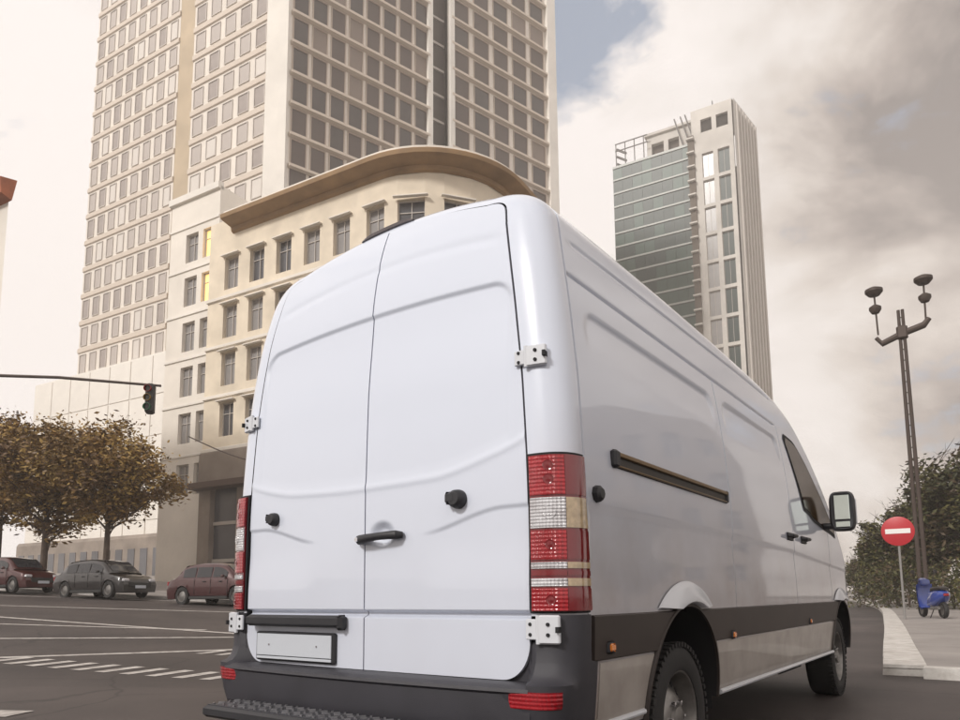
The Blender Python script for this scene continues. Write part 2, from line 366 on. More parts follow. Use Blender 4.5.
def side_disp(y, z):
    d = 0.
    # recessed panels between the ribs
    def rrect(y0, y1, z0, z1, r, soft):
        cy, cz, hy, hz_ = (y0+y1)/2, (z0+z1)/2, (y1-y0)/2-r, (z1-z0)/2-r
        qx, qz = np.maximum(np.abs(y-cy)-hy, 0), np.maximum(np.abs(z-cz)-hz_, 0)
        s = np.hypot(qx, qz)-r; return 1-sstep(-soft, 0, s)
    fade = sstep(1.86, 2.06, z)
    d = d - .013*rrect(.26, 1.86, .95, 2.085, .10, .026)*fade
    d = d - .013*rrect(2.04, 3.36, .95, 2.10, .10, .026)*fade
    # belt crease, lower than the rail
    zb = 1.262 - .012*np.maximum(y-1.7, 0)-.03*np.maximum(y-3.3, 0)
    d = d - .008*(1-sstep(zb-.014, zb+.006, z))*sstep(.98, 1.2, z)
    # roof rail bead
    zg = 2.372+.022*np.minimum(y, 2.7)
    d = d - .010*np.exp(-((z-zg)/.011)**2)*sstep(.2, .28, y)*(1-sstep(3.6, 4.0, y))
    d = d - .012*np.exp(-((z-2.2)/.007)**2)*sstep(.15, .17, y)*(1-sstep(3.36, 3.42, y))
    return d
zrows = list(np.arange(.42, 2.2, .0125))+[2.186, 2.192, 2.197, 2.2, 2.203, 2.208, 2.214]+list(np.arange(2.225, 2.36, .008))
zrows = sorted(set(round(z, 4) for z in zrows))
def ring(y, inset):
    """half cross-section from sill to roof centre: list of (x, z, nx, nz)"""
    H = float(Hs(y)); zc0 = 2.44; zc = min(zc0, H-.155) if H > 2.35 else H-.12
    zc = min(zc0, H-.155) if H >= 2.35 else H-.155+.0
    zf = min(2.2, zc-.10); pts = []
    zr = zrows+list(np.arange(2.364, 2.437, .006))+[2.44]
    xsc = 1.-.17*max(0, (y-5.45)/.67)**2.0 if y > 5.45 else 1.
    for z in zr:
        zz = .42+(z-.42)*(zf-.42)/(2.2-.42) if z <= 2.2 else zf+(z-2.2)*(zc-zf)/(zc0-2.2)
        pts.append([float(Xs(zz))+float(side_disp(y, zz)) if y > .17 else float(Xs(zz)), zz])
    x0, z0 = float(Xs(zc)), zc; m = (float(Xs(zc))-float(Xs(zc-.02)))/.02
    p1 = (x0+m*(H-zc), H-.012); p2 = (p1[0]-.20, H+.012)
    for k in range(1, 15):
        t = k/14; pts.append([(1-t)**2*x0+2*t*(1-t)*p1[0]+t*t*p2[0], (1-t)**2*z0+2*t*(1-t)*p1[1]+t*t*p2[1]])
    cr = crown(y)
    for k in range(1, 11):
        t = k/10; x = p2[0]*(1-t); u = 1-(x/p2[0])**2; pts.append([x, p2[1]+cr*u*.9])
    pts = np.array(pts); tg = np.gradient(pts, axis=0); tg /= np.linalg.norm(tg, axis=1)[:, None]
    nx, nz = tg[:, 1], -tg[:, 0]; nx = np.abs(nx); nz = np.abs(nz)*np.sign(pts[:, 1]-1.0).clip(0, 1)
    nz = np.where(pts[:, 1] < 1.3, 0, nz); nx = np.where(pts[:, 1] < 1.3, 1, nx); nx[-1] = 0; nz[-1] = 1
    ins = inset
    q = pts.copy(); q[:, 0] -= nx*ins; q[:, 1] -= nz*ins*.42; q[:, 0] *= xsc
    q[-1, 0] = 0
    return q
cols = []
for k in range(0, 17):
    a = (16-k)/16*math.pi/2; c, s_ = math.cos(a), math.sin(a); e = .80
    cols.append(('arc', W*(1-c**e), DP*(1-s_**e)))
seams = [.152, 1.94, 3.44, 4.78]
ys = list(np.arange(.135, 6.12, .024))
ys = [y for y in ys if all(abs(y-q) > .012 for q in seams)]
for q in seams: ys += [q-.008, q-.0035, q+.0035, q+.008]
ys = sorted(ys)+[6.12]
Rg = []
for (kind, ins, y) in cols:
    q = ring(.16, ins); lean = Ln(q[:, 1]); Rg.append(np.column_stack([q[:, 0], y+lean, q[:, 1]]))
for y in ys:
    q = ring(y, 0); lean = Ln(q[:, 1])*float(1-sstep(.15, .9, y)); Rg.append(np.column_stack([q[:, 0], y+lean, q[:, 1]]))
EDGE = Rg[0]                                   # the rear opening, sill to roof centre
NR = Rg[0].shape[0]; NC = len(cols)
G = np.array(Rg)                               # [col][row][xyz]
# cut and snap the wheel arches
def arch_in(y, z): return any((y-cy)**2+(z-cz)**2 < r*r for cy, cz, r in ARCH)
FY = G[:, :, 1]; FZ = G[:, :, 2]
cy_ = (FY[:-1, :-1]+FY[1:, 1:])/2; cz_ = (FZ[:-1, :-1]+FZ[1:, 1:])/2
drop = np.zeros(cy_.shape, bool)
for a_, b_, r_ in ARCH: drop |= (cy_-a_)**2+(cz_-b_)**2 < r_*r_
for a_, b_, r_ in ARCH:
    ins_ = ((FY-a_)**2+(FZ-b_)**2 < (r_+.045)**2) & (FZ < 1.2)
    for i, j in zip(*np.where(ins_)):
        near = cut = False
        for di in (-1, 0):
            for dj in (-1, 0):
                ii, jj = i+di, j+dj
                if 0 <= ii < drop.shape[0] and 0 <= jj < drop.shape[1]:
                    if drop[ii, jj]: cut = True
                    else: near = True
        if near and cut:
            v = np.array([FY[i, j]-a_, FZ[i, j]-b_]); v *= r_/np.linalg.norm(v); G[i, j, 1] = a_+v[0]; G[i, j, 2] = b_+v[1]
# seams sink in
for i in range(NC, G.shape[0]):
    y = ys[i-NC]
    for q in seams:
        if abs(y-q) < .004:
            lo, hi = (.86, 2.56) if q == .152 else (.69, 2.2 if q < 4 else 1.5)
            for j in range(NR):
                if lo < G[i, j, 2] < hi: G[i, j, 0] -= .009
def region(i, j):
    y, z = cy_[i, j], cz_[i, j]
    if 1.94 < y < 3.44 and .69 < z < 2.2: return 'sliding_door'
    if 3.44 < y < 4.78 and .69 < z < 2.16: return 'front_door'
    return 'body'
def fmat(i, j):
    z = cz_[i, j]
    if i >= NC:
        y = (ys[i-NC]+ys[i+1-NC])/2
        for q in seams:
            if abs(y-q) < .0036:
                lo, hi = (.86, 2.56) if q == .152 else (.69, 2.2 if q < 4 else 1.5)
                if lo < z < hi: return 1
    return 0
def side_obj(side, name, names, parent):
    mb = MB(); X = G.copy(); X[:, :, 0] *= side
    idx = {}; 
    for i in range(G.shape[0]-1):
        for j in range(NR-1):
            if drop[i, j]: continue
            r_ = region(i, j)
            if r_ not in names: continue
            if i < NC-2 and cz_[i, j] < .855: continue
            f = []
            for (a, c) in ((i, j), (i+1, j), (i+1, j+1), (i, j+1)):
                if (a, c) not in idx: idx[(a, c)] = len(mb.v); mb.v.append(tuple(X[a, c]))
                f.append(idx[(a, c)])
            if side < 0: f.reverse()
            mb.f.append(tuple(f)); mb.m.append(fmat(i, j))
    if 'body' in names:      # flange round the rear opening and the closing nose skin
        P = [[tuple(X[0, j]) for j in range(NR)], [(X[0, j, 0], X[0, j, 1]+.05, X[0, j, 2]) for j in range(NR)]]
        mb.grid(P if side > 0 else P[::-1], 1)
        last = X[-1]; c = np.array([0, 6.17, .72])
        P = []
        for t in (0, .25, .55, .8, 1): P.append([tuple(last[j]*(1-t)+np.array([last[j, 0]*.2*(1-t), 6.12+.06*math.sin(t*1.57), .62*1+last[j, 2]*.0])*t) for j in range(0, NR, 3)])
        mb.grid(P if side > 0 else P[::-1], 0)
    return mb.build(name, [PAINT, SEAM], parent, angle=50)
# one continuous shell for both flanks and the roof
bR = side_obj(1, 'body_shell', ('body',), van)
bL = side_obj(-1, 'body_shell', ('body', 'sliding_door'), van)
side_obj(1, 'sliding_door', ('sliding_door',), van)
fdR = side_obj(1, 'front_door', ('front_door',), van)
fdL = side_obj(-1, 'front_door', ('front_door',), van)

def flank(y, z, off=0., side=1):
    """point on the flank, off metres proud"""
    if y >= .16: return (side*(float(Xs(z))+float(side_disp(y, z))+off), y, z)
    # on the rear corner: y<.16 taken as arc coordinate (0.16 -> flank, 0 -> door edge)
    a = max(0., min(1., y/.16))*math.pi/2; e = .80; c, s_ = math.cos(a), math.sin(a)
    x = float(Xs(z))-W*(1-c**e); yy = DP*(1-s_**e)
    return (side*x, yy+float(Ln(z)), z)
def pillar(t, z, off=0., side=1):
    """rear corner, t=0 at the flank, t=1 at the door edge, negative runs forward along the flank"""
    def raw(t):
        if t <= 0: return np.array([float(Xs(z)), DP-t*.2+float(Ln(z))])
        a = t*math.pi/2; e = .80
        return np.array([float(Xs(z))-W*(1-max(0, math.cos(a))**e), DP*(1-max(0, math.sin(a))**e)+float(Ln(z))])
    p = raw(t); d = raw(min(t+.02, 1))-raw(t-.02); n = np.array([-d[1], d[0]]); n /= (np.linalg.norm(n)+1e-9)
    if n[0] < 0 or n[1] > .2: n = -n
    n = n if n[0] > -.2 else -n
    return (side*(p[0]+n[0]*off), p[1]+n[1]*off, z)

# ---- rear doors
ex, ez = EDGE[:, 0], EDGE[:, 2]
def door_outline(side):
    gap = .008; zb = .628; pts = []
    tg = np.gradient(EDGE[:, [0, 2]], axis=0); tg /= np.linalg.norm(tg, axis=1)[:, None]
    nx, nz = np.abs(tg[:, 1]), np.abs(tg[:, 0]); nz[EDGE[:, 2] < 1.5] = 0
    ox, oz = ex-nx*gap, ez-nz*gap
    if side > 0: cx0 = .0035
    else: cx0 = .0035
    rr = .105; x1 = float(ox[np.searchsorted(oz[:100], .9)])
    pts.append((cx0, zb))
    for k in range(11):
        a = -math.pi/2+k/10*math.pi/2; pts.append((x1-rr*1.0+rr*math.cos(a)-.012*(1-k/10), zb+rr*1.25+rr*1.25*math.sin(a)))
    for x, z in zip(ox, oz):
        if z > zb+rr*1.35 and x > cx0: pts.append((x, z))
    pts.append((cx0, float(oz[-1])))
    return np.array(pts)
def inpoly(P, x, y):
    n = len(P); c = np.zeros(np.shape(x), bool); j = n-1
    for i in range(n):
        xi, yi = P[i]; xj, yj = P[j]
        m = ((yi > y) != (yj > y)); 
        with np.errstate(divide='ignore', invalid='ignore'):
            c ^= m & (x < (xj-xi)*(y-yi)/(yj-yi+1e-12)+xi)
        j = i
    return c
def nearest(P, p):
    A = P; B = np.roll(P, -1, axis=0); d = B-A; t = np.clip(((p-A)*d).sum(1)/(d*d).sum(1).clip(1e-12), 0, 1); Q = A+d*t[:, None]
    return Q[np.argmin(((Q-p)**2).sum(1))]
cur1 = tab([-.82, -.775, -.446, -.04, .355, .69, .82], [1.50, 1.477, 1.416, 1.402, 1.408, 1.475, 1.52])
def door_y(x, z):
    """depth of the rear door skin; smaller is nearer the viewer"""
    y = Ln(z)-.012*(1-(x/.82)**2)
    top = 2.185-.03*(x/.75)**2
    # pressed-in field between the upper line and the swage, open-sided shoulders
    sh = sstep(.70, .76, np.abs(x)-.10*sstep(.10, .0, top-z)*0)
    rc = np.hypot(np.maximum(np.abs(x)-.66, 0), np.maximum(z-(top-.09), 0))
    fieldm = (1-sstep(.074, .096, rc))
    low = sstep(0., .06, z-cur1(x))
    y = y + .011*fieldm*low*(.22+.78*sstep(1.75, 2.1, z))
    # upper soft fold
    z2 = 2.415-.07*(x/.75)**2
    y = y + .004*np.exp(-((z-z2)/.022)**2)*(1-sstep(.60, .72, np.abs(x)))
    y = y - .003*np.exp(-((z-cur1(x)+.004)/.016)**2)
    # shoulder crease low on the outer half
    zc = 1.18+.082*sstep(.30, .72, np.abs(x))
    y = y + .0065*(1-sstep(-.010, .006, z-zc))*sstep(.95, 1.16, z)*sstep(.30, .45, np.abs(x))
    # long horizontal channel below the lamps
    y = y + .028*sstep(.842, .858, z)*(1-sstep(.868, .878, z))
    # hand recess behind the pull
    r = np.hypot((x-.10)/.075, (z-1.192)/.060); y = y + .024*(1-sstep(.35, 1., r))*(np.asarray(x) > 0)
    return y
def make_door(side):
    P = door_outline(side); h = .0085; hz = .0055
    nx_, nz_ = int(.86/h), int(2.10/hz)
    xx = .0035+np.arange(nx_)*h; zz = .628+np.arange(nz_)*hz
    zz = np.array(sorted(set(np.round(np.concatenate([zz, [.848, .852, .856, .872, .876, .880, .884]]), 4))))
    nz_ = len(zz)
    X, Z = np.meshgrid(xx, zz, indexing='ij')
    inv = inpoly(P, X, Z); inf = inpoly(P, (X[:-1, :-1]+X[1:, 1:])/2, (Z[:-1, :-1]+Z[1:, 1:])/2)
    mb = MB(); idx = {}; used = {}
    for i in range(nx_-1):
        for j in range(nz_-1):
            if not inf[i, j]: continue
            f = []
            for a, c in ((i, j), (i+1, j), (i+1, j+1), (i, j+1)):
                if (a, c) not in idx:
                    p = np.array([X[a, c], Z[a, c]])
                    bd = a == 0 or c == 0 or a >= nx_-1 or c >= nz_-1 or not (inf[a-1, c-1] and inf[a, c-1] and inf[a-1, c] and inf[a, c])
                    if bd and a > 0: p = nearest(P, p)
                    idx[(a, c)] = len(mb.v); x = p[0]*side; mb.v.append([x, 0, p[1]])
                f.append(idx[(a, c)])
            if side < 0: f.reverse()
            mb.f.append(tuple(f)); mb.m.append(0)
    V = np.array(mb.v); V[:, 1] = door_y(V[:, 0], V[:, 2])
    mb.v = [tuple(v) for v in V]
    # turned edge
    cnt = {}
    for f in mb.f:
        for k in range(4): cnt.setdefault(tuple(sorted((f[k], f[(k+1) % 4]))), []).append((f[k], f[(k+1) % 4]))
    base = {}
    for e, l in cnt.items():
        if len(l) == 1:
            a, c = l[0]
            for q in (a, c):
                if q not in base: base[q] = len(mb.v); v = mb.v[q]; mb.v.append((v[0], v[1]+.022, v[2]))
            mb.f.append((c, a, base[a], base[c])); mb.m.append(0)
    return mb.build('rear_door', [PAINT], van, angle=40)
dR = make_door(1); dL = make_door(-1)
# dark seal behind the door gaps
b = MB(); b.grid([[(x, .075+float(Ln(z)), z) for x, z in zip(ex, ez)], [(-x, .075+float(Ln(z)), z) for x, z in zip(ex, ez)]]); b.build('door_seal', SEAM, van)
# handle on the right door
b = MB(); b.tube([(-.022+.0, -.02, 1.168), (.0, -.042, 1.172), (.05, -.052, 1.176), (.11, -.054, 1.180), (.17, -.050, 1.182), (.205, -.04, 1.182), (.222, -.018, 1.182)], [.016, .021, .018, .016, .017, .019, .014], 14)
b.build('handle', BLACK, dR)
b = MB(); b.lathe([(0, -.066), (.009, -.066), (.010, -.06), (.010, -.04)], (-.0, 0, 1.172), 'y', 16); b.build('lock', CHROME, dR)
# rubber door buffers: a cup with an angled cap
def buffer_(x, z, par, s=1.):
    b = MB(); b.lathe([(0, -.05*s), (.024*s, -.05*s), (.034*s, -.04*s), (.038*s, -.018*s), (.036*s, .03)], (x, 0, z), 'y', 24)
    b.box((x-.018*s, -.036*s, z+.004), (.06*s, .03*s, .05*s), bev=.012); b.build('door_buffer', BLACK, par)
buffer_(.51, 1.305, dR, 1.); buffer_(-.615, 1.305, dL, .85)
# grab bar, plate, frame on the left door
b = MB(); b.box((-.43, -.035, .826), (.66, .05, .052), bev=.012); b.box((-.115, -.032, .822), (.035, .05, .066), bev=.012); b.build('grab_bar', BLACK, dL)
def pl_box(c, d, bev): return MB().box(c, d, bev=bev)
tiltp = Matrix.Rotation(R(2), 3, 'X')
pf = MB().box((-.435, -.018, .708), (.545, .022, .135), bev=.006).build('plate_frame', BLACK, dL)
b = MB(); b.box((-.435, -.032, .715), (.515, .006, .100), bev=.002); b.box((-.435, -.032, .656), (.515, .005, .012), bev=.001); b.build('number_plate', PLATE, dL)
b = MB()
for x in (-.6, -.27): b.lathe([(0, -.037), (.005, -.037), (.006, -.034)], (x, 0, .715), 'y', 10)
b.build('plate_screw', CHROME, dL)
# high brake light on the roof lip
def roof_lip(x, dz=0., dy=0.):
    z = float(np.interp(-abs(x), -ex[::1][50:], ez[50:])) if False else float(np.interp(abs(x), ex[::-1][:40], ez[::-1][:40])); return (x, .02+float(Ln(z))+dy, z+dz)
b = MB(); P = []
for k in range(17):
    x = -.205+.33*k/16; p = roof_lip(x, .012); e = .016*(1-(abs(k-8)/8.)**6)+.004
    P.append([(p[0], p[1]+.00, p[2]+.010), (p[0], p[1]-.012, p[2]+.014+e*.2), (p[0], p[1]-.008, p[2]+.016+e), (p[0], p[1]+.06, p[2]+.028+e)])
b.grid(P); b.build('brake_light', mat('brake_lens', (.035, .02, .022), .25, coat=.6), van)
# hinges
def hinge(side, z, low=False):
    r = bpy.data.objects.new('door_hinge', None); COL.objects.link(r); r.parent = van
    xs_ = float(np.interp(z, ez[:120], ex[:120]))
    s = side; y0 = float(Ln(z))
    hw = .05 if low else .040
    xs_ += .048 if low else .032; yb = y0-(.012 if low else .0)
    b = MB(); b.box((s*(xs_-.030), yb-.012, z), (.050, .012, hw*.72*2), bev=.003)
    b.box((s*(xs_+.032), yb-.004, z), (.085, .020, hw*2), rz=s*.22, bev=.005)
    b.tube([(s*(xs_-.004), yb-.014, z-hw), (s*(xs_-.004), yb-.014, z+hw)], .009, 12)
    b.build('hinge_plate', HINGE, r)
    for dx in (-.035, .035):
        for dz in (-.018, .018): MB().lathe([(0, yb-(.021 if dx < 0 else .0185)), (.0065, yb-(.021 if dx < 0 else .0185)), (.0075, yb-.008)], (s*(xs_+dx), 0, z+dz), 'y', 8).build('hinge_bolt', SEAM, r)
    MB().box((s*(xs_+.070), yb-.004, z+.0), (.012, .03, .02), rz=s*.22).build('hinge_clip', SEAM, r)
for s in (1, -1): hinge(s, 1.815); hinge(s, .812, True)
# tail lamps
def tail_lamp(s):
    r = bpy.data.objects.new('tail_lamp', None); COL.objects.link(r); r.parent = van
    tl = lambda z: .93-.0*(z-1.15)
    wide = lambda z: .02-.10*(1-min(1, max(0, (z-.9)/.35)))
    def piece(name, z0, z1, ta, tb, off, m, n=8):
        b = MB(); P = []; Q = []
        zs = [z0, z0+.003]+[z0+(z1-z0)*k/4 for k in (1, 2, 3)]+[z1-.003, z1]
        for iz, z in enumerate(zs):
            row = []
            for k in range(-1, n+2):
                t = ta(z)+(tb(z)-ta(z))*min(1, max(0, k/n)); edge = iz in (0, len(zs)-1) or k in (-1, n+1)
                row.append(pillar(t, z, -.004 if edge else off, s))
            P.append(row)
        b.grid(P if s > 0 else P[::-1]); return b.build(name, m, r, angle=60)
    lt = lambda z: .965; mid = lambda z: .42
    topz = 1.435
    piece('lamp_housing', .866, topz+.012, lambda z: wide(z)-.05, lambda z: 1.0, .008, SEAM, 14)
    piece('lamp_body', .872, topz+.002, lambda z: wide(z)-.01, lambda z: .975, .0165, REDD, 14)
    # (z0, z1, inner material, outer material)
    for nm, z0, z1, mi, mo in (('red_lens', 1.284, topz, REDL, REDD), ('clear_lens', 1.166, 1.281, CLEARL, BEIGEL), ('red_lens', 1.053, 1.163, REDL, REDD),
                               ('clear_lens', 1.022, 1.050, CLEARL, BEIGEL), ('red_lens', .996, 1.019, REDD, REDD), ('clear_lens', .960, .993, CLEARL, BEIGEL), ('red_lens', .874, .957, REDL, REDD)):
        piece(nm, z0, z1, lambda z: .44, lt, .022, mi); piece(nm, z0, z1, lambda z: wide(z), lambda z: .43, .020, mo)
for s in (1, -1): tail_lamp(s)
for s in (1, -1):
    for z, m_, rr in ((1.395, REDD, .020), (1.345, REDD, .020), (1.225, CLEARL, .026), (1.110, REDD, .018), (.915, REDD, .018)):
        p = pillar(.70, z, .022, s); q = pillar(.70, z, .026, s); d_ = Vector(q)-Vector(p); d_.normalize()
        b = MB(); P = []; a_ = d_.cross(Vector((0, 0, 1))).normalized(); c_ = Vector((0, 0, 1))
        for r0, h0 in ((rr, -.001), (rr*.93, .0014), (rr*.8, .0005), (rr*.45, .0008), (rr*.3, .0018), (0.0005, .002)):
            P.append([tuple(Vector(p)+a_*r0*math.cos(k*math.pi/10)+c_*r0*math.sin(k*math.pi/10)+d_*h0) for k in range(20)])
        b.grid(P, close=True); b.build('lamp_bowl', m_, van)
# rear bumper: corner horns beneath the lamps, lip and apron
def horn(s):
    b = MB(); P = []
    zs = [.40, .44, .50, .56, .60, .625, .635, .66, .689, .699, .76, .82, .855, .862]
    for z in zs:
        outw = float(np.interp(z, [.40, .50, .60, .625, .64, .70, .862], [.050, .076, .088, .088, .040, .018, .014])); row = []
        for k in range(-3, 15):
            tmin = -.45 if z < .69 else (-.10 if z < .70 else -.06); t = k/12. if k > 0 else tmin*(-k)/3.; ow = .018+(outw-.018)*float(sstep(.15, .75, t)); row.append(pillar(min(t, 1.), z, ow*(1 if k > -3 else .2), s) if t <= 1 else (lambda p, dd: (p[0]-s*dd, p[1], p[2]))(pillar(1., z, outw, s), (t-1)*.35))
        P.append(row)
    for i, z in enumerate(zs):            # tucks in behind the door
        for k in (15, 16, 17):
            q = P[i][14]; fr = k-14
            if z > .61: P[i][k] = (q[0]-s*.05*fr, (.010+.004*fr) if z < .80 else .05+.02*fr, q[2])
    b.grid(P if s > 0 else P[::-1]); return b.build('bumper_corner', BUMP, van, angle=35)
for s in (1, -1): horn(s)
b = MB(); P = []
for k in range(41):
    t = -1+k/20; x = .862*t; bow = .040*(1-t*t)
    prof = [(.06, .622), (-.02, .626), (-.060-bow, .622), (-.086-bow, .612), (-.090-bow, .600), (-.076-bow, .590), (-.078-bow, .50), (-.070-bow, .452), (-.05-bow, .425), (-.02, .40)]
    P.append([(x, y, z) for y, z in prof])
b.grid(P[::-1]); b.build('bumper', BUMP, van, angle=25)
def horn_pt(t, z, off, s):
    outw = float(np.interp(z, [.40, .50, .60, .625, .64, .70, .862], [.050, .076, .088, .088, .040, .018, .014]))+off
    if t <= 1: return pillar(t, z, .018+(outw-.018)*float(sstep(.15, .75, t)), s)
    p = pillar(1., z, outw, s); return (p[0]-s*(t-1)*.35, p[1], p[2])
for s in (1, -1):
    b = MB(); P = []
    for z, e in ((.545, -.004), (.546, .003), (.575, .005), (.604, .003), (.605, -.004)):
        P.append([horn_pt(.50+.62*k/10, z, -.004 if k in (0, 10) else e, s) for k in range(11)])
    b.grid(P if s > 0 else P[::-1]); b.build('reflector', REDL, van, angle=60)
# tread-plate step bar
b = MB(); b.box((-.02, -.215, .440), (1.36, .19, .05), bev=.012); b.box((-.02, -.10, .40), (.9, .16, .03))
st = b.build('step_bar', BLACK, van, angle=30)
TREAD = mat('tread_metal', (.30, .30, .32), .35, metal=.7, var=.4, vscale=25)
b = MB(); b.box((-.02, -.215, .4665), (1.32, .155, .004)); b.build('step_plate', mat('step_plate_dark', (.07, .07, .08), .45, metal=.4), st)
b = MB()
for i in range(34):
    for j in range(4):
        x = -.02-.64+i*.0365; y = -.275+j*.040+(.01 if i % 2 else 0)
        if x < -.02+.62: b.box((x, y, .4705), (.026, .008, .006), rz=.8 if (i+j) % 2 else -.8)
o = b.build('tread_stud', TREAD, st, smooth=False); o['kind'] = 'stuff'
# flank: dark moulding, grey lower panels, arches
def band(name, y0, y1, z0, z1, off, m, side, n=None, bevel=.006, yfun=None):
    b = MB(); n = n or max(4, int((y1-y0)/.08)); P = []
    zs = [z0, z0+.001, z0+bevel]+[z0+(z1-z0)*k/4 for k in (1, 2, 3)]+[z1-bevel, z1-.001, z1]
    ys_ = [y0, y0+.001]+[y0+(y1-y0)*k/n for k in range(1, n)]+[y1-.001, y1]
    for y in ys_:
        row = []
        for iz, z in enumerate(zs):
            yy = yfun(y, z, y0, y1) if yfun else y
            e = -.006 if (iz in (0, len(zs)-1) or y in (y0, y1)) else (off*.6 if iz in (1, len(zs)-2) else off)
            row.append((side*(float(Xs(z))+e), yy, z))
        P.append(row)
    b.grid(P if side > 0 else P[::-1]); return b.build(name, m, van, angle=40)
def archcut(c, r, sgn):
    def f(y, z, y0, y1):
        if abs(z-c[1]) >= r: lim = c[0]
        else: lim = c[0]+sgn*math.sqrt(r*r-(z-c[1])**2)
        e0, e1 = (y0, lim) if sgn < 0 else (lim, y1)
        return e0+(e1-e0)*(y-y0)/(y1-y0)
    return f
RA, FA = (1.14, .42), (5.17, .42)
for s in (1, -1):
    band('side_moulding', .168, .68, .69, .858, .014, MOULD, s, yfun=archcut(RA, .455, -1))
    band('lower_panel', .235, .70, .43, .682, .004, SILVERP, s, yfun=archcut(RA, .47, -1))
    def mid_fun(y, z, y0, y1):
        a = RA[0]+math.sqrt(max(0, .455**2-(z-.42)**2)); c = FA[0]-math.sqrt(max(0, .445**2-(z-.42)**2)); return a+(c-a)*(y-y0)/(y1-y0)
    band('side_moulding', 1.5, 4.8, .69, .858, .014, MOULD, s, 40, yfun=mid_fun)
    band('lower_panel', 1.6, 4.7, .43, .682, .004, SILVERP, s, 40, yfun=mid_fun)
    b = MB(); b.tube([(s*.955, .25, .452), (s*.955, .66, .452)], .012, 8); b.tube([(s*.962, 1.62, .425), (s*.962, 4.72, .425)], .014, 8); b.build('sill_trim', HINGE, van)
    # arch flares
    for (cy, cz), rad in ((RA, .455), (FA, .44)):
        b = MB(); P = []; A0, A1 = R(40) if cy < 2 else R(42), R(140) if cy < 2 else R(138)
        for k in range(49):
            a = R(-2)+(R(182)-R(-2))*k/48; ca, sa = math.cos(a), math.sin(a)
            white = 0
            row = []
            for rr, off in ((rad+.125, -.006), (rad+.118, .004), (rad+.075, .020), (rad+.035, .042), (rad+.008, .050), (rad-.006, .044), (rad-.012, .0), (rad-.015, -.10)):
                if not white: rr = rad+(rr-rad)*.16; off = min(off*.6+.006, .018)
                y, z = cy+rr*ca, cz+rr*sa; row.append((s*(float(Xs(max(z, .3)))+off), y, max(z, .40)))
            P.append(row)
        b.grid(P if s < 0 else P[::-1], mf=lambda i, j: 1 if j < 6 else 2)
        b.build('wheel_arch', [HINGE, MOULD, SEAM], van, angle=40)
        b = MB(); P = []
        for k in range(41):
            row = []
            for rr, off in ((rad+.118, -.006), (rad+.112, .003), (rad+.085, .016), (rad+.055, .030), (rad+.034, .038), (rad+.022, .038), (rad+.014, .028), (rad+.012, -.03)):
                a0 = math.asin(min(1, (.862-cz)/max(rr, .442))); a = a0+(math.pi-2*a0)*k/40; zz = cz+rr*math.sin(a)
                e = 0 if k in (0, 40) else 1
                row.append((s*(float(Xs(max(zz, .3)))+(off if e else min(off, .0)-.004)+.012*e), cy+rr*math.cos(a), zz))
            P.append(row)
        b.grid(P if s < 0 else P[::-1]); b.build('arch_flare', HINGE, van, angle=40)
        # liner
        b = MB(); P = []
        for k in range(33):
            a = R(-10)+R(200)*k/32; P.append([(s*.93, cy+(rad-.01)*math.cos(a), cz+(rad-.01)*math.sin(a)), (s*.50, cy+(rad-.01)*math.cos(a), cz+(rad-.01)*math.sin(a))])
        b.grid(P); b.grid([[(s*.50, cy-.46, cz+.46), (s*.5, cy+.46, cz+.46)], [(s*.5, cy-.46, .2), (s*.5, cy+.46, .2)]]); b.build('arch_liner', SEAM, van)
# underbody
b = MB(); b.box((0, 2.9, .44), (1.5, 5.9, .12)); b.box((0, 3.1, .31), (.16, 3.6, .16)); b.box((-.5, 2.6, .33), (.5, 1.3, .22), bev=.04)
b.tube([(-.85, 1.14, .345), (.85, 1.14, .345)], .05); b.tube([(-.85, 5.17, .345), (.85, 5.17, .345)], .04); b.build('underbody', SEAM, van)
# wheels
def wheel(s, cy):
    r = bpy.data.objects.new('wheel', None); COL.objects.link(r); r.parent = van; r.location = (s*.815, cy, .352)
    b = MB(); prof = [(.222, .115), (.235, .122), (.28, .124), (.318, .118), (.338, .104), (.350, .088), (.352, .05), (.352, -.05), (.350, -.088), (.335, -.108), (.28, -.122), (.222, -.115)]
    b.lathe([(a, s*h) for a, h in (prof if s > 0 else prof)], k=56)
    for k in range(56):      # shoulder blocks
        a = k*2*math.pi/56; b.box((s*.098, .344*math.cos(a), .344*math.sin(a)), (.045, .022, .022), rot=Matrix.Rotation(a, 3, 'X'))
    b.build('tyre', RUBBER, r, angle=40)
    b = MB(); b.lathe([(.224, s*.112), (.215, s*.110), (.206, s*.098), (.198, s*.06), (.185, s*.030), (.14, s*.045), (.115, s*.075), (.095, s*.085), (.060, s*.088), (.055, s*.105), (.030, s*.112), (0, s*.112)], k=48)
    rim = b.build('rim', STEEL, r, angle=40)
    b = MB()
    for k in range(12):
        a = k*2*math.pi/12; c, q = math.cos(a), math.sin(a)
        b.lathe([(.014, s*-.004), (.015, s*.003), (.0, s*.004)], (s*.038, .165*c, .165*q), 'x', 10)
    b.build('vent_hole', SEAM, rim)
    b = MB()
    for k in range(6):
        a = k*2*math.pi/6; b.lathe([(.012, s*.0), (.012, s*.022), (0, s*.024)], (s*.083, .078*math.cos(a), .078*math.sin(a)), 'x', 8)
    b.build('wheel_nut', CHROME, rim)
for s in (1, -1): wheel(s, 1.14); wheel(s, 5.17)
for s in (1, -1):
    b = MB(); b.box((s*.83, .67, .28), (.26, .012, .30), rot=Matrix.Rotation(R(-8), 3, 'X')); b.build('mud_flap', BLACK, van)
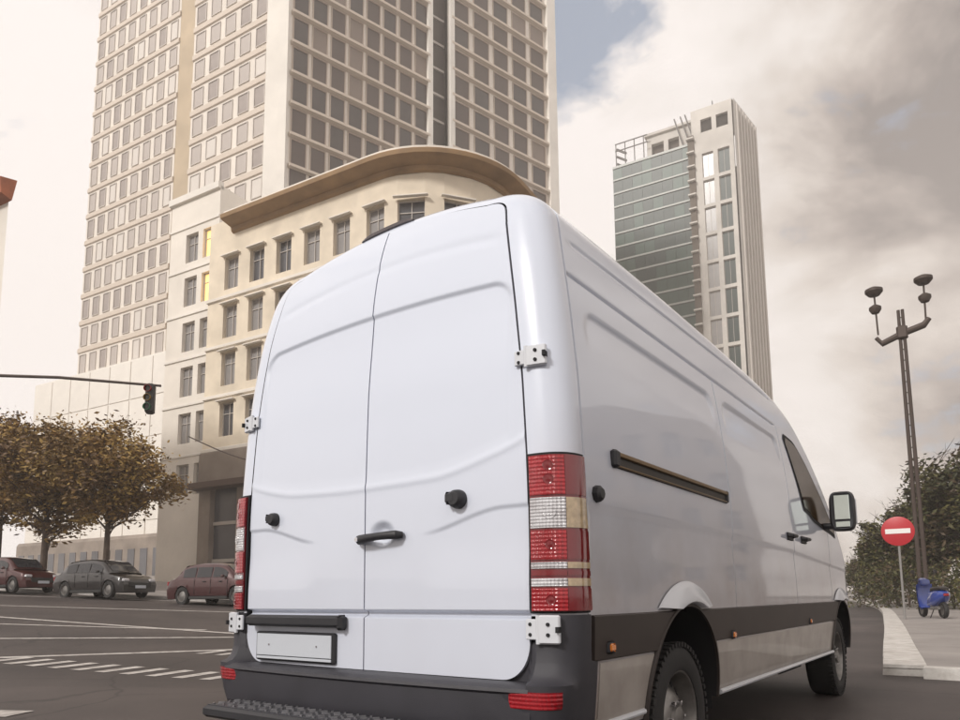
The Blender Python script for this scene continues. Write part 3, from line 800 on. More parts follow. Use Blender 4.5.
# side marker lamps
def marker(y, z, s=1):
    b = MB(); x = float(Xs(z))+.014; b.box((s*x, y, z), (.02, .062, .046), bev=.008, m=1); b.box((s*(x+.009), y, z), (.014, .044, .03), bev=.006, m=0); b.build('side_marker', [AMBER, BLACK], van)
for s in (1, -1): marker(.295, .735, s); marker(1.81, .71, s); marker(3.76, .72, s)
# rail of the sliding door
b = MB()
xr = float(Xs(1.475))
b.box((xr-.006, 1.13, 1.473), (.028, 1.47, .070), bev=.004)
o = b.build('door_rail', mat('rail_shadow', (.02, .016, .012), .5), van)
b = MB(); b.box((xr+.012, 1.13, 1.492), (.014, 1.45, .020), bev=.004); b.box((xr+.010, 1.13, 1.445), (.010, 1.45, .008), bev=.002); b.build('rail_strip', GOLD, o)
b = MB(); b.box((xr+.006, .41, 1.473), (.036, .05, .074), bev=.01); b.box((xr+.004, 1.85, 1.473), (.03, .03, .070), bev=.008); b.build('rail_end', BLACK, o)
# buffer stop on the flank
b = MB(); x = float(Xs(1.316)); b.lathe([(0, x+.030), (.020, x+.030), (.031, x+.02), (.034, x-.002)], (0, .235, 1.310), 'x', 8); b.build('door_stop', BLACK, van)
# handles
for nm, yy, par in (('sliding_door', 3.32, van), ('front_door', 3.76, fdR)):
    x = float(Xs(1.34)); b = MB(); b.box((x+.004, yy, 1.342), (.012, .17, .055), bev=.005, m=0); b.tube([(x+.005, yy-.08, 1.345), (x+.035, yy-.06, 1.347), (x+.038, yy+.05, 1.347), (x+.005, yy+.075, 1.345)], .013, 10); b.build('handle', BLACK, par)
# cab side windows
def lerp_tab(a): return tab([p[0] for p in a], [p[1] for p in a])
wtop = tab([3.60, 3.9, 4.2, 4.6, 5.0, 5.16], [2.15, 2.14, 2.03, 1.80, 1.565, 1.50])
wbot = tab([3.60, 3.85, 4.1, 4.5, 5.0, 5.16], [1.62, 1.60, 1.555, 1.525, 1.485, 1.46])
def side_window(s, grow, off, m, name, par):
    b = MB(); P = []; Y0, Y1 = 3.62-grow, 5.10+grow
    for k in range(33):
        y = Y0+(Y1-Y0)*k/32; zt, zb = float(wtop(y))+grow, float(wbot(y))-grow
        e = min(1, (y-Y0)/.05); zt -= .05*(1-e)**2; zb += .05*(1-e)**2
        slant = lambda z: (y + (1.62-z)*.0-.0)
        P.append([(s*(float(Xs(z))+off), y + .28*(1-(z-zb)/(zt-zb))*max(0, 1-(y-Y0)/.9), z) for z in [zb+(zt-zb)*q/8 for q in range(9)]])
    b.grid(P if s > 0 else P[::-1]); return b.build(name, m, par)
for s, fd in ((1, fdR), (-1, fdL)):
    side_window(s, .03, .004, SEAM, 'window_seal', fd); side_window(s, 0, .008, GLASSD, 'window', fd)
# windscreen and bonnet furniture (turned away from the camera but part of the van)
b = MB(); P = []
for k in range(13):
    y = 4.42+(5.52-4.42)*k/12; H = float(Hs(y)); P.append([(x, y, H+.012+.02+crown(y)*.9*(1-(x/.7)**2)+.004) for x in np.linspace(-.66, .66, 13)])
b.grid(P); b.build('windscreen', GLASSD, van)
for s in (1, -1):
    b = MB(); b.box((s*.70, 6.02, .86), (.24, .16, .26), rz=-s*.4, bev=.05); b.build('headlight', CLEARL, van)
b = MB(); b.box((0, 6.15, .95), (.8, .05, .2), bev=.02); b.build('grille', BLACK, van)
b = MB(); b.box((0, 6.12, .50), (1.75, .26, .34), bev=.09); b.build('front_bumper', BUMP, van)
# door mirrors
def mirror(s):
    r = bpy.data.objects.new('door_mirror', None); COL.objects.link(r); r.parent = van; r.location = (s*1.125, 4.66, 1.64); r.rotation_euler = (0, 0, s*R(6))
    b = MB(); P = []
    for y, w, h in ((-.055, .078, .150), (-.06, .086, .158), (-.03, .100, .172), (.02, .104, .176), (.06, .085, .15), (.085, .04, .09)):
        row = []
        for k in range(28):
            a = k*2*math.pi/28; c, q = math.cos(a), math.sin(a); e = .45
            row.append((w*math.copysign(abs(c)**e, c), y, h*math.copysign(abs(q)**e, q)))
        P.append(row)
    b.grid(P[::-1], close=True); n = len(b.v); b.f.append(tuple(n-28-28*4+0+k for k in range(0)) or tuple(range(0, 28))); b.m.append(0)
    b.f.append(tuple(range(n-28, n))); b.m.append(0)
    b.box((-s*.12, 0, -.125), (.16, .07, .055), bev=.02)
    b.build('mirror_housing', BLACK, r, angle=50)
    b = MB(); b.box((-.0, -.064, .03), (.118, .008, .215), bev=.003); b.build('mirror_glass', MIRROR, r)
    b = MB(); b.box((0, -.064, -.118), (.11, .008, .05), bev=.003); b.build('wide_mirror_glass', MIRROR, r)
    b = MB(); b.box((s*.02, .05, -.0), (.18, .06, .26), bev=.028); b.build('mirror_cap', HINGE, r)
for s in (1, -1): mirror(s)

# ------------------------------------------------------------------ buildings
class Path:
    def __init__(s, pts):
        s.p = [Vector((p[0], p[1])) for p in pts]; s.c = [0]
        for a, b in zip(s.p, s.p[1:]): s.c.append(s.c[-1]+(b-a).length)
        s.len = s.c[-1]
    def at(s, q):
        i = 0
        while i < len(s.c)-2 and q > s.c[i+1]: i += 1
        a, b = s.p[i], s.p[i+1]; t = (q-s.c[i])/max(1e-9, s.c[i+1]-s.c[i]); d = (b-a).normalized()
        # blend the direction so that curves stay smooth
        return a+(b-a)*t, Vector((d.y, -d.x))
    def pt(s, q, off=0, z=0):
        p, n = s.at(q); return (p.x+n.x*off, p.y+n.y*off, z)
    def rz(s, q):
        n = s.at(q)[1]; return math.atan2(n.x, -n.y)
def wall_mesh(path, sb, zb, openf, depth=.4, b=None, m=0, step=1.2, off=0):
    """front skin on breakpoints sb x zb, open cells get reveals"""
    b = b or MB()
    for i in range(len(sb)-1):
        s0, s1 = sb[i], sb[i+1]; n = max(1, int((s1-s0)/step)) if len(path.p) > 4 else 1; ss = [s0+(s1-s0)*k/n for k in range(n+1)]
        for j in range(len(zb)-1):
            z0, z1 = zb[j], zb[j+1]
            if not openf(i, j): b.grid([[path.pt(q, off, z0), path.pt(q, off, z1)] for q in ss], m)
            else:
                for q, fl in ((s0, 0), (s1, 1)):
                    e = [path.pt(q, off, z0), path.pt(q, off, z1), path.pt(q, off-depth, z1), path.pt(q, off-depth, z0)]; b.quad(*(e if fl else e[::-1]), m)
                b.grid([[path.pt(q, off, z0), path.pt(q, off-depth, z0)] for q in ss][::-1], m); b.grid([[path.pt(q, off, z1), path.pt(q, off-depth, z1)] for q in ss], m)
    return b
def sweep(path, s0, s1, prof, b=None, m=0, step=.7, cap=True):
    """prof: list of (out, z) swept along the path"""
    b = b or MB(); n = max(1, int((s1-s0)/step)); P = [[path.pt(s0+(s1-s0)*k/n, o, z) for o, z in prof] for k in range(n+1)]
    base = len(b.v); b.grid(P, m)
    if cap:
        k = len(prof); b.f.append(tuple(base+q for q in range(k))); b.m.append(m); b.f.append(tuple(base+n*k+k-1-q for q in range(k))); b.m.append(m)
    return b
CREAM = mat('cream_stone', (.74, .65, .52), .8, var=.18, vscale=.5, bump=.2, bscale=8)
CREAM2 = mat('pale_render', (.78, .73, .66), .8, var=.12, vscale=.3)
PIER = mat('white_concrete', (.80, .76, .70), .75, var=.12, vscale=.2)
CORN = mat('cornice_ochre', (.32, .20, .10), .7, var=.3, vscale=.6)
STONE = mat('base_stone', (.27, .225, .19), .8, var=.3, vscale=.4)
WIN = mat('window_glass', (.10, .10, .11), .12, spec=.7, var=.5, vscale=.12)
WINP = mat('window_pale', (.30, .285, .28), .25, var=.35, vscale=.15)
WINB = mat('window_brown', (.105, .075, .062), .32, spec=.4, var=.45, vscale=.10)
WINR = mat('window_hazed', (.52, .46, .42), .4, var=.35, vscale=.12)  # haze over the tower's left faces is painted in as paleness, all WINR tones
WINB2 = mat('window_brown_dark', (.06, .045, .038), .2, spec=.5, var=.4, vscale=.3)
WINB3 = mat('window_brown_blind', (.22, .17, .14), .5, var=.2, vscale=.4)
WINR2 = mat('window_hazed_dark', (.36, .31, .285), .3, var=.3, vscale=.3)
WINR3 = mat('window_hazed_pale', (.64, .59, .54), .5)
FRM = mat('window_frame', (.50, .46, .42), .6)
DARK = mat('interior_dark', (.03, .025, .022), .9)
WARM = mat('lit_window', (.75, .50, .22), .3, emit=((1, .60, .20), 1.1))
GREENG = mat('green_glass', (.055, .100, .082), .35, spec=.22, var=.45, vscale=.06)
GREENG2 = mat('dark_green_glass', (.028, .048, .044), .35, spec=.22, var=.4, vscale=.08)
MULL = mat('pale_mullion', (.42, .44, .42), .5)
def win_mesh(name, w, h, frame=.09, dep=.10, m=WIN, mf=FRM, bars=1, rail=True):
    b = MB()
    b.box((-w/2+frame/2, 0, h/2), (frame, dep, h)); b.box((w/2-frame/2, 0, h/2), (frame, dep, h))
    b.box((0, 0, frame/2), (w-2*frame, dep, frame)); b.box((0, 0, h-frame/2), (w-2*frame, dep, frame))
    for k in range(bars): b.box((-w/2+w*(k+1)/(bars+1), 0, h/2), (frame*.6, dep*.8, h-2*frame))
    if rail: b.box((0, -.004, h*.68), (w-2*frame, dep*.7, frame*.6))
    f = b.build(name, mf, smooth=False)
    p = MB(); p.quad((-w/2+frame*.5, .03, frame*.5), (w/2-frame*.5, .03, frame*.5), (w/2-frame*.5, .03, h-frame*.5), (-w/2+frame*.5, .03, h-frame*.5))
    g = p.build('pane', m, smooth=False)
    a, c = f.data, g.data; bpy.data.objects.remove(f); bpy.data.objects.remove(g); return a, c
def put_window(root, path, q, z, off, meshes, name='window'):
    f = share(name, meshes[0], root, path.pt(q, off, z), path.rz(q)); g = share('pane', meshes[1], f, (0, 0, 0)); return f
def block(root, poly, z0, z1, m, name='roof'):
    b = MB(); n = len(poly); i = len(b.v)
    b.v += [(p[0], p[1], z1) for p in poly]; b.f.append(tuple(range(n))[::-1]); b.m.append(0); return b.build(name, m, root, smooth=False)
def backwalls(root, pts, z0, z1, m):
    b = MB(); 
    for a, c in zip(pts, pts[1:]): b.quad((a[0], a[1], z0), (c[0], c[1], z0), (c[0], c[1], z1), (a[0], a[1], z1))
    return b.build('back_wall', m, root, smooth=False)

# ---- cream corner building
E_ = Vector((.99297, .11840)); P0_ = Vector((-42.935, 28.794))
tl_ = -3.6; start = P0_+E_*tl_; arc0 = P0_+E_*13.3; nin = Vector((-.1184, .99297)); Rr = 6.4; cen = arc0+nin*Rr
pts = [start, arc0]; a_tot = R(90)
for k in range(1, 19):
    a = a_tot*k/18; pts.append(cen+(-nin*math.cos(a)+E_*math.sin(a))*Rr)
hd = Vector((-.1184, .99297)); pts.append(pts[-1]+hd*14)
cb = Path(pts)
root = thing('corner_building', 'cream stone building with a rounded corner and ochre cornice behind the van roof', 'building')
bays = [2.54+2.75*k for k in range(5)]+[2.54+2.75*5+.2, 19.2, 22.4, 25.6, 28.6, 31.6, 34.6]
bays = [b_ for b_ in bays if b_ < cb.len-1.5]
ww = [1.5]*6+[1.9]*(len(bays)-6)
zt = [27.4, 23.5, 19.7, 15.75]; hh = 2.65
sb = [0]; 
for c_, w_ in zip(bays, ww): sb += [c_-w_/2, c_+w_/2]
sb.append(cb.len)
zb = [12.1]
for z in sorted(zt): zb += [z-hh, z]
zb.append(30.56)
b = wall_mesh(cb, sb, zb, lambda i, j: i % 2 == 1 and j % 2 == 1, .5); b.build('wall', CREAM, root, smooth=True, angle=30)
sweep(cb, 0, cb.len, [(-.55, 0.), (-.55, 30)]).build('inner_wall', DARK, root)
# storey ledges and cornice
for z in (12.1, 16.25, 20.2, 24.1):
    sweep(cb, 0, cb.len, [(.002, z-.16), (.16, z-.10), (.16, z+.12), (.002, z+.20)]).build('storey_ledge', CREAM2, root, angle=40)
sweep(cb, 2.6, cb.len, [(.004, 29.2), (.22, 29.3), (.26, 29.6), (1.15, 29.78), (1.28, 29.86), (1.34, 30.12), (1.25, 30.22), (-.3, 30.3)]).build('cornice', CORN, root, angle=40)
sweep(cb, 2.7, cb.len, [(1.1, 30.22), (1.1, 30.45), (-.3, 30.7)]).build('parapet', CREAM2, root, angle=40)
wm = win_mesh('window', 1.5, hh, m=WIN); wm2 = win_mesh('window', 1.9, hh, m=WIN); wmp = win_mesh('window', 1.5, hh, m=WINP); wmp2 = win_mesh('window', 1.9, hh, m=WINP)
for i, (c_, w_) in enumerate(zip(bays, ww)):
    for j, z in enumerate(zt):
        pale = (i*7+j*3) % 5 in (0, 1, 3) and j != 3
        put_window(root, cb, c_, z-hh, -.36, (wmp if pale else wm) if w_ < 1.7 else (wmp2 if pale else wm2))
        s_ = share('sill', bpy.data.meshes.get('sill_m') or None, root, (0, 0, 0)) if False else None
# awnings over windows: small hoods, one per bay on the top floor
hood = MB().box((0, -.12, 0), (1.9, .30, .10), bev=.02).build('hood', CREAM2); hm = hood.data; bpy.data.objects.remove(hood)
for i, (c_, w_) in enumerate(zip(bays, ww)):
    for z in zt: share('window_hood', hm, root, cb.pt(c_, .05, z+.10), cb.rz(c_), (w_/1.5, 1, 1))
# ground floor: stone piers, dark shopfronts, sign band
sweep(cb, 0, cb.len, [(.05, 9.6), (.25, 9.7), (.25, 11.9), (.0, 12.09)]).build('fascia', STONE, root, angle=30)
sweep(cb, 0, cb.len, [(.3, 9.0), (1.25, 9.05), (1.25, 9.5), (.3, 9.58)]).build('canopy', mat('canopy_brown', (.10, .065, .05), .7), root, angle=30)
sp = 0.
k = 0
while sp < cb.len-1.4:
    w_ = 1.25
    sweep(cb, sp, sp+w_, [(-.5, -1), (.12, -1), (.12, 9.6), (-.5, 9.6)], step=.4).build('pier', STONE, root, angle=30)
    if sp+4.1 < cb.len:
        sweep(cb, sp+w_, sp+4.1, [(-.36, .2), (-.34, 9.4)], cap=False).build('shop_window', WIN, root)
        for zz in (3.6, 6.4): sweep(cb, sp+w_, sp+4.1, [(-.34, zz), (-.24, zz), (-.24, zz+.25), (-.34, zz+.25)], cap=False).build('transom', FRM, root)
    sp += 4.1
ring_ = [tuple(p) for p in cb.p]; back = [ring_[-1], (ring_[-1][0]-26, ring_[-1][1]+2), (ring_[0][0]+2, ring_[0][1]+18), ring_[0]]
block(root, ring_+back[1:3], 0, 30.55, CREAM2); backwalls(root, back, -1, 30.5, CREAM2)

# ---- pale annex on its left
ab = Path([P0_+E_*-9.6+nin*.8, P0_+E_*-3.6+nin*.8])
root = thing('annex_building', 'pale narrow office block with two lit yellow windows, left of the cream corner building', 'building')
sb = [0, 2.0, 3.5, 4.1, 5.5, ab.len] ; zt2 = [31.2, 27.4, 23.5, 19.7, 15.8, 11.6]
zb = [-1]
for z in sorted(zt2): zb += [z-2.5, z]
zb.append(34.4)
wall_mesh(ab, sb, zb, lambda i, j: i in (1, 3) and j % 2 == 1, .4).build('wall', CREAM2, root, smooth=False)
sweep(ab, 0, ab.len, [(-.45, 0), (-.45, 34)], cap=False).build('inner_wall', DARK, root)
wa = win_mesh('window', 1.5, 2.5, m=WINP); wl = win_mesh('window', 1.4, 2.5, m=WARM); wb_ = win_mesh('window', 1.4, 2.5, m=WINP)
for j, z in enumerate(zt2):
    put_window(root, ab, 2.75, z-2.5, -.3, wa); f = put_window(root, ab, 4.8, z-2.5, -.3, wl if j in (0, 1) else wb_)
    if j in (0, 1): f['label'] = 'window lit warm yellow'
    sweep(ab, 0, ab.len, [(.002, z+.55), (.10, z+.58), (.10, z+.75), (.002, z+.8)]).build('storey_ledge', PIER, root, smooth=False)
sweep(ab, -.15, ab.len, [(-.3, 34.2), (.25, 34.25), (.25, 34.8), (-.3, 34.9)]).build('parapet', PIER, root, smooth=False)
q0, q1 = ab.p; back = [q1, q1+nin*14, q0+nin*14, q0]
block(root, [q0, q1, q1+nin*14, q0+nin*14], 0, 34.5, CREAM2); backwalls(root, back, -1, 34.5, CREAM2)

# ---- the great tower
FL = [59.9+4.66*k for k in range(-6, 16)]
TOPZ = FL[-1]
root = thing('office_tower', 'tall beige tower with brown window grids rising out of frame behind the corner building', 'tower')
tp = [(-116.6, 49.4), (-94.8, 52.0), (-91.4, 52.4), (-75.2, 54.3), (-72.64, 54.60), (-72.3, 55.7), (-65.9, 78.0), (-64.7, 82.2), (-58.7, 103.2), (-58.1, 105.2)]
TW = mat('tower_concrete', (.76, .70, .63), .8, var=.12, vscale=.12)
LEDGE = mat('tower_ledge', (.60, .52, .44), .7)
def face(i, j): return Path([tp[i], tp[j]])
upper = MB()
def grid_face(pth, n, w_frac, h, m, zmin, zmax, ledge=.5, lout=.55, bars=0, lz=.0, frame=.12, mull=None, fr=FRM, slot=0):
    wd = pth.len/n; w = wd*w_frac; mes = [win_mesh('window', w, h, frame, .14, mm, fr, bars, False) for mm in (m, {WINB: WINB2, WINR: WINR2}[m], {WINB: WINB3, WINR: WINR3}[m])]; rw = random.Random(n)
    for z in FL:
        for k in range(n):
            q = wd*(k+.5)
            if zmin <= z <= zmax: put_window(root, pth, q, z+(4.66-h)/2+lz, .08, mes[rw.choice((0, 0, 0, 1, 1, 2))])
            elif z < TOPZ:
                a = pth.pt(q-w/2, .1, z+.6); c_ = pth.pt(q+w/2, .1, z+.6); upper.quad(a, c_, (c_[0], c_[1], z+.6+h), (a[0], a[1], z+.6+h), slot)
        if z > 30: sweep(pth, 0, pth.len, [(.01, z-ledge/2), (lout, z-ledge/2+.1), (lout, z+ledge/2), (.01, z+ledge/2+.15)], step=50).build('ledge', LEDGE, root, smooth=False)
    if mull:
        for k in range(n+1): 
            q = min(max(wd*k, .1), pth.len-.1); b = sweep(pth, q-.09, q+.09, [(.01, 34), (mull, 34), (mull, TOPZ), (.01, TOPZ)], step=50); b.build('mullion', FRM if slot else DARK, root, smooth=False)
grid_face(face(5, 6), 8, .84, 3.9, WINB, 58, 101, frame=.16, lout=.7, fr=mat('tan_frame', (.42, .34, .28), .6))
grid_face(face(7, 8), 5, .78, 3.7, WINB, 59, 116, frame=.16, lout=.7, fr=bpy.data.materials['tan_frame'])
grid_face(face(2, 3), 5, .66, 3.0, WINR, 54, 98, ledge=.9, lout=.22, slot=1)
grid_face(face(0, 1), 8, .62, 3.2, WINR, 36, 106, ledge=.8, lout=.22, slot=1)
o = upper.build('upper_windows', [WINB, WINR], root, smooth=False); o['kind'] = 'stuff'
b = MB()
for i, j in ((0, 1), (2, 3), (5, 6), (7, 8)):
    p = face(i, j); b.quad(p.pt(0, 0, -1), p.pt(p.len, 0, -1), p.pt(p.len, 0, TOPZ), p.pt(0, 0, TOPZ))
b.build('wall', TW, root, smooth=False)
b = MB()   # corner piers stand proud; the slot between the two brown faces is dark
for i, j, o_ in ((3, 5, .9), (8, 9, .8)):
    a, c_ = Vector(tp[i]), Vector(tp[j]); d = (c_-a).normalized(); n = Vector((d.y, -d.x))
    q = [a-n*1, a+n*o_, c_+n*o_, c_-n*1]
    for u, v in zip(q, q[1:]): b.quad((u.x, u.y, -1), (v.x, v.y, -1), (v.x, v.y, TOPZ), (u.x, u.y, TOPZ))
b.build('corner_pier', PIER, root, smooth=False)
for q in ((-65.9, 78.0), (-64.7, 82.2)): MB().box((q[0]+.2, q[1], TOPZ/2), (.9, .9, TOPZ), rz=R(-16)).build('slot_pier', PIER, root, smooth=False)
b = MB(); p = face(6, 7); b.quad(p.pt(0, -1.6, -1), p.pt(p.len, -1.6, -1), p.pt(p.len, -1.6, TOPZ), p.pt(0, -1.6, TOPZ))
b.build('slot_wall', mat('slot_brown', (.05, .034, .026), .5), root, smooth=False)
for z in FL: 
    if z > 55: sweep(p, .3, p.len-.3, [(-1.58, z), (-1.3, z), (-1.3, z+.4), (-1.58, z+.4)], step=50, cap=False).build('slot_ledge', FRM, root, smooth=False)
p = face(1, 2); b = MB(); b.quad(p.pt(0, -.02, -1), p.pt(p.len, -.02, -1), p.pt(p.len, -.02, TOPZ), p.pt(0, -.02, TOPZ)); b.build('recess_wall', mat('recess_ochre', (.50, .40, .28), .8, var=.2, vscale=.2), root, smooth=False)
block(root, tp+[(-100, 118), (-120, 90)], 0, TOPZ-.01, TW); backwalls(root, [tp[-1], (-100, 118), (-120, 90), tp[0]], -1, TOPZ, TW)
# podium in front of its left wing
root = thing('podium_building', 'blank white low block at the foot of the tall beige tower', 'building')
pp = Path([(-124, 46.3), (-84, 51.1)])
wall_mesh(pp, [pp.len*k/8 for k in range(9)], [0, 6, 12, 18, 24, 30, 36.2], lambda i, j: False).build('wall', PIER, root, smooth=False)
pn = MB().box((0, -.06, 2.9), (4.86, .12, 5.86), bev=.03).build('panel', PIER, smooth=False); pm = pn.data; bpy.data.objects.remove(pn)
for i in range(8):
    for j in range(6): share('panel', pm, root, pp.pt(pp.len*(i+.5)/8, .0, 6.03*j), pp.rz(1))
sweep(pp, 0, pp.len, [(.1, -1), (1.2, -1), (1.2, 9.4), (.9, 9.9), (.1, 9.9)], step=60).build('plinth', STONE, root, smooth=False)
for k in range(14):
    qd = 1.6+k*2.75; MB().box(pp.pt(qd, 1.22, 4.6), (1.5, .12, 6.6), rz=pp.rz(1)).build('plinth_door', WIN, root, smooth=False)
q0, q1 = pp.p; block(root, [q0, q1, q1+nin*3.4, q0+nin*3.4], 0, 36.2, PIER); backwalls(root, [q1, q1+nin*3, q0+nin*3, q0], -1, 36.2, PIER)

# ---- building clipped by the left edge
root = thing('brick_trimmed_building', 'pale block with a red brick cornice cut off by the left edge', 'building')
lp = Path([(-62, 9.6), (-41.35, 12.5)])
sb = [0]
for k in range(6): sb += [1.2+3.4*k, 2.9+3.4*k]
sb.append(lp.len); zb = [-1]
for z in (7, 11, 15, 19, 22.6): zb += [z-2.3, z]
zb.append(24)
wall_mesh(lp, sb, zb, lambda i, j: i % 2 == 1 and j % 2 == 1, .4).build('wall', CREAM2, root, smooth=False)
sweep(lp, 0, lp.len-1.6, [(-.45, 0), (-.45, 24)], cap=False).build('inner_wall', DARK, root)
wl_ = win_mesh('window', 1.7, 2.3, m=WINB)
for k in range(6):
    for z in (7, 11, 15, 19, 22.6): put_window(root, lp, 2.05+3.4*k, z-2.3, -.3, wl_)
sweep(lp, 0, lp.len+.35, [(.01, 23.3), (.6, 23.5), (.7, 24.4), (-.2, 24.6)]).build('cornice', mat('brick_red', (.42, .14, .07), .8, var=.3, vscale=1), root, smooth=False)
q0, q1 = lp.p; n_ = Vector((-.965, .262)); block(root, [q0, q1, q1+n_*10, q0+n_*10], 0, 24.0, CREAM2); backwalls(root, [q1, q1+n_*10, q0+n_*10, q0], -1, 24, CREAM2)

CONC = mat('grey_concrete', (.58, .55, .51), .8, var=.2, vscale=.15)
# ---- glass and concrete tower on the right
root = thing('glass_tower', 'slender tower, half green glass curtain wall and half white concrete, right of the van roof', 'tower')
g0, g1, g2, g3 = (-72.6, 162.1), (-51.8, 164.6), (-41.9, 165.7), (-40.4, 180.5)
ga, gb_, gc = Path([g0, g1]), Path([g1, g2]), Path([g2, g3])
GT = 114.3
b = MB(); b.quad(ga.pt(0, 0, -1), ga.pt(ga.len, 0, -1), ga.pt(ga.len, 0, GT), ga.pt(0, 0, GT)); b.build('curtain_wall', GREENG2, root, smooth=False)
gl = MB().box((0, -.04, 1.45), (ga.len/8-.16, .08, 2.86)).build('pane', GREENG, smooth=False); gm = gl.data; bpy.data.objects.remove(gl)
gl = MB().box((0, -.04, 1.45), (ga.len/8-.16, .08, 2.86)).build('pane', GREENG2, smooth=False); gm2 = gl.data; bpy.data.objects.remove(gl)
for k in range(26):
    z = GT-3.75*(k+1)
    if z < 30: break
    for i in range(8):
        h_ = (i*5+k*3+(i*k) % 4) % 7; hi = k > 7 and i > 3
        share('pane', gm if (h_ < 2 or hi or (k % 5 == 2 and i > 5)) else gm2, root, ga.pt(ga.len*(i+.5)/8, .02, z+.5), ga.rz(1))
    sweep(ga, 0, ga.len, [(.01, z), (.22, z), (.22, z+.42), (.01, z+.42)], step=60, cap=False).build('spandrel', MULL, root, smooth=False)
sweep(ga, 0, ga.len, [(.01, GT-.3), (.3, GT-.3), (.3, GT+.3), (-.3, GT+.3)], step=60).build('parapet', MULL, root, smooth=False)
sb = [0, 2.3, 5.0, 6.1, 8.9, gb_.len]; zb = [-1]; zs_ = [110.6-7.25*k for k in range(13)][::-1]
for z in zs_: zb += [z-6.4, z]
zb += [116.3, 119.8, 122.8]; zb = [z for z in zb if z > -.5]; zb = [-1]+zb
op = lambda i, j: i in (1, 3) and j % 2 == 1
wall_mesh(gb_, sb, zb, op, .7, off=.5).build('concrete_frame', CONC, root, smooth=False)
sweep(gb_, 0, gb_.len, [(-.3, 0), (-.3, 122)], step=60, cap=False).build('inner_wall', DARK, root, smooth=False)
for (x0, x1) in ((2.3, 5.0), (6.1, 8.9)):
    me = win_mesh('window', x1-x0, 6.4, .12, .12, GREENG2 if x0 > 5 else WINP, FRM, 1, False)
    for z in zs_:
        if z > 40: put_window(root, gb_, (x0+x1)/2, z-6.4, .0, me)
# brown service strip with balcony slabs between the halves
MB().box((g1[0]-.2, g1[1]-.5, 58), (1.5, 1.2, 116), rz=R(6.8)).build('service_shaft', mat('shaft_brown', (.10, .075, .055), .7), root, smooth=False)
sm = MB().box((0, -.3, 0), (1.9, 1.3, .35)).build('slab', CONC, smooth=False); s_ = sm.data; bpy.data.objects.remove(sm)
for k in range(22): share('balcony_slab', s_, root, (g1[0]-.2, g1[1]-.9, 115-3.75*k), R(6.8))
b = MB(); b.quad(gc.pt(-.52, .5, -1), gc.pt(gc.len, .5, -1), gc.pt(gc.len, .5, 122.8), gc.pt(-.52, .5, 122.8)); b.build('side_wall', CONC, root, smooth=False)
for k in range(7): sweep(gc, 1+k*2., 1.5+k*2., [(.51, 30), (.9, 30), (.9, 122), (.51, 122)], step=60).build('side_rib', FRM, root, smooth=False)
block(root, [gb_.pt(0, .5)[:2], gb_.pt(gb_.len, .5)[:2], g3, (g1[0]+1, 180)], 0, 122.8, CONC); block(root, [g0, g1, (g1[0], 180), (g0[0], 178)], 0, GT-.02, CONC)
backwalls(root, [g3, (g1[0]+1, 180), (g0[0], 178), g0], -1, 114, CONC)
# roof storey and steel frames
up_ = Path([(-64.2, 165.6), (-51.9, 167.1)])
wall_mesh(up_, [0, 1.2, 4.4, 5.6, 8.4, 9.4, 12.39], [GT, 115.6, 119.4, 121.9], lambda i, j: i in (1, 3) and j == 1, 1.2).build('penthouse_wall', CONC, root, smooth=False)
sweep(up_, 0, up_.len, [(-1.3, GT), (-1.3, 121)], cap=False).build('penthouse_back', mat('penthouse_dark', (.09, .07, .06), .8), root, smooth=False)
sweep(up_, -.5, up_.len, [(.0, 121.6), (.6, 121.7), (.6, 122.4), (-6, 122.4)], step=60).build('penthouse_roof', CONC, root, smooth=False)
STL = mat('roof_steel', (.09, .08, .075), .6)
for k in range(3): MB().box((-71.0+k*.0, 164.5, 115.8+k*2.1), (3.4, .5, .5), rz=R(30), rot=Matrix.Rotation(R(38), 3, 'Y')).build('roof_louvre', STL, root, smooth=False)
b = MB()
for z in (119.6, 121.6): b.box((-67.8, 163.6, z), (8.8, .22, .22), rz=R(6.8))
for x in (-72, -69.5, -67, -64.5): b.box((x, 163.2+(x+72)*.12, 118.2), (.2, .2, 7))
b.build('roof_frame', STL, root, smooth=False)
for k, x in enumerate((-55.0, -53.4, -52.2)): MB().box((x, 164.4, 118.4), (.30, .3, 9.2), rot=Matrix.Rotation(R(-14), 3, 'Y')).build('roof_strut', STL, root, smooth=False)
b = MB(); b.tube([(-47, 167, 122), (-47, 167, 125.5)], .12, 6); b.build('antenna', STL, root)

# ---- block across the street on the right, outside the frame, mirrored in the van's flank
root = thing('side_street_building', 'grey brown stone block across the street on the right, outside the frame', 'building')
sp_ = Path([(15, 62), (15.5, 40), (17, 18)][::1]); sp_ = Path([(16, 66), (19, 30)])
sp_ = Path([(13.5, 52), (26, 42)])
sb = [0]
for k in range(5): sb += [1.0+3.1*k, 2.7+3.1*k]
sb.append(sp_.len); zb = [-1]
for z in (4.6, 8.2, 11.8, 15.4): zb += [z-2.2, z]
zb.append(18)
wall_mesh(sp_, sb, zb, lambda i, j: i % 2 == 1 and j % 2 == 1, .4).build('wall', STONE, root, smooth=False)
sweep(sp_, 0, sp_.len, [(-.45, 0), (-.45, 18)], cap=False).build('inner_wall', DARK, root)
ws = win_mesh('window', 1.7, 2.2, m=WIN)
for k in range(5):
    for z in (4.6, 8.2, 11.8, 15.4): put_window(root, sp_, 1.85+3.1*k, z-2.2, -.3, ws)
q0, q1 = sp_.p; n_ = Vector((.62, .78)); block(root, [q0, q1, q1+n_*12, q0+n_*12], 0, 18, STONE); backwalls(root, [q1, q1+n_*12, q0+n_*12, q0], -1, 18, STONE)

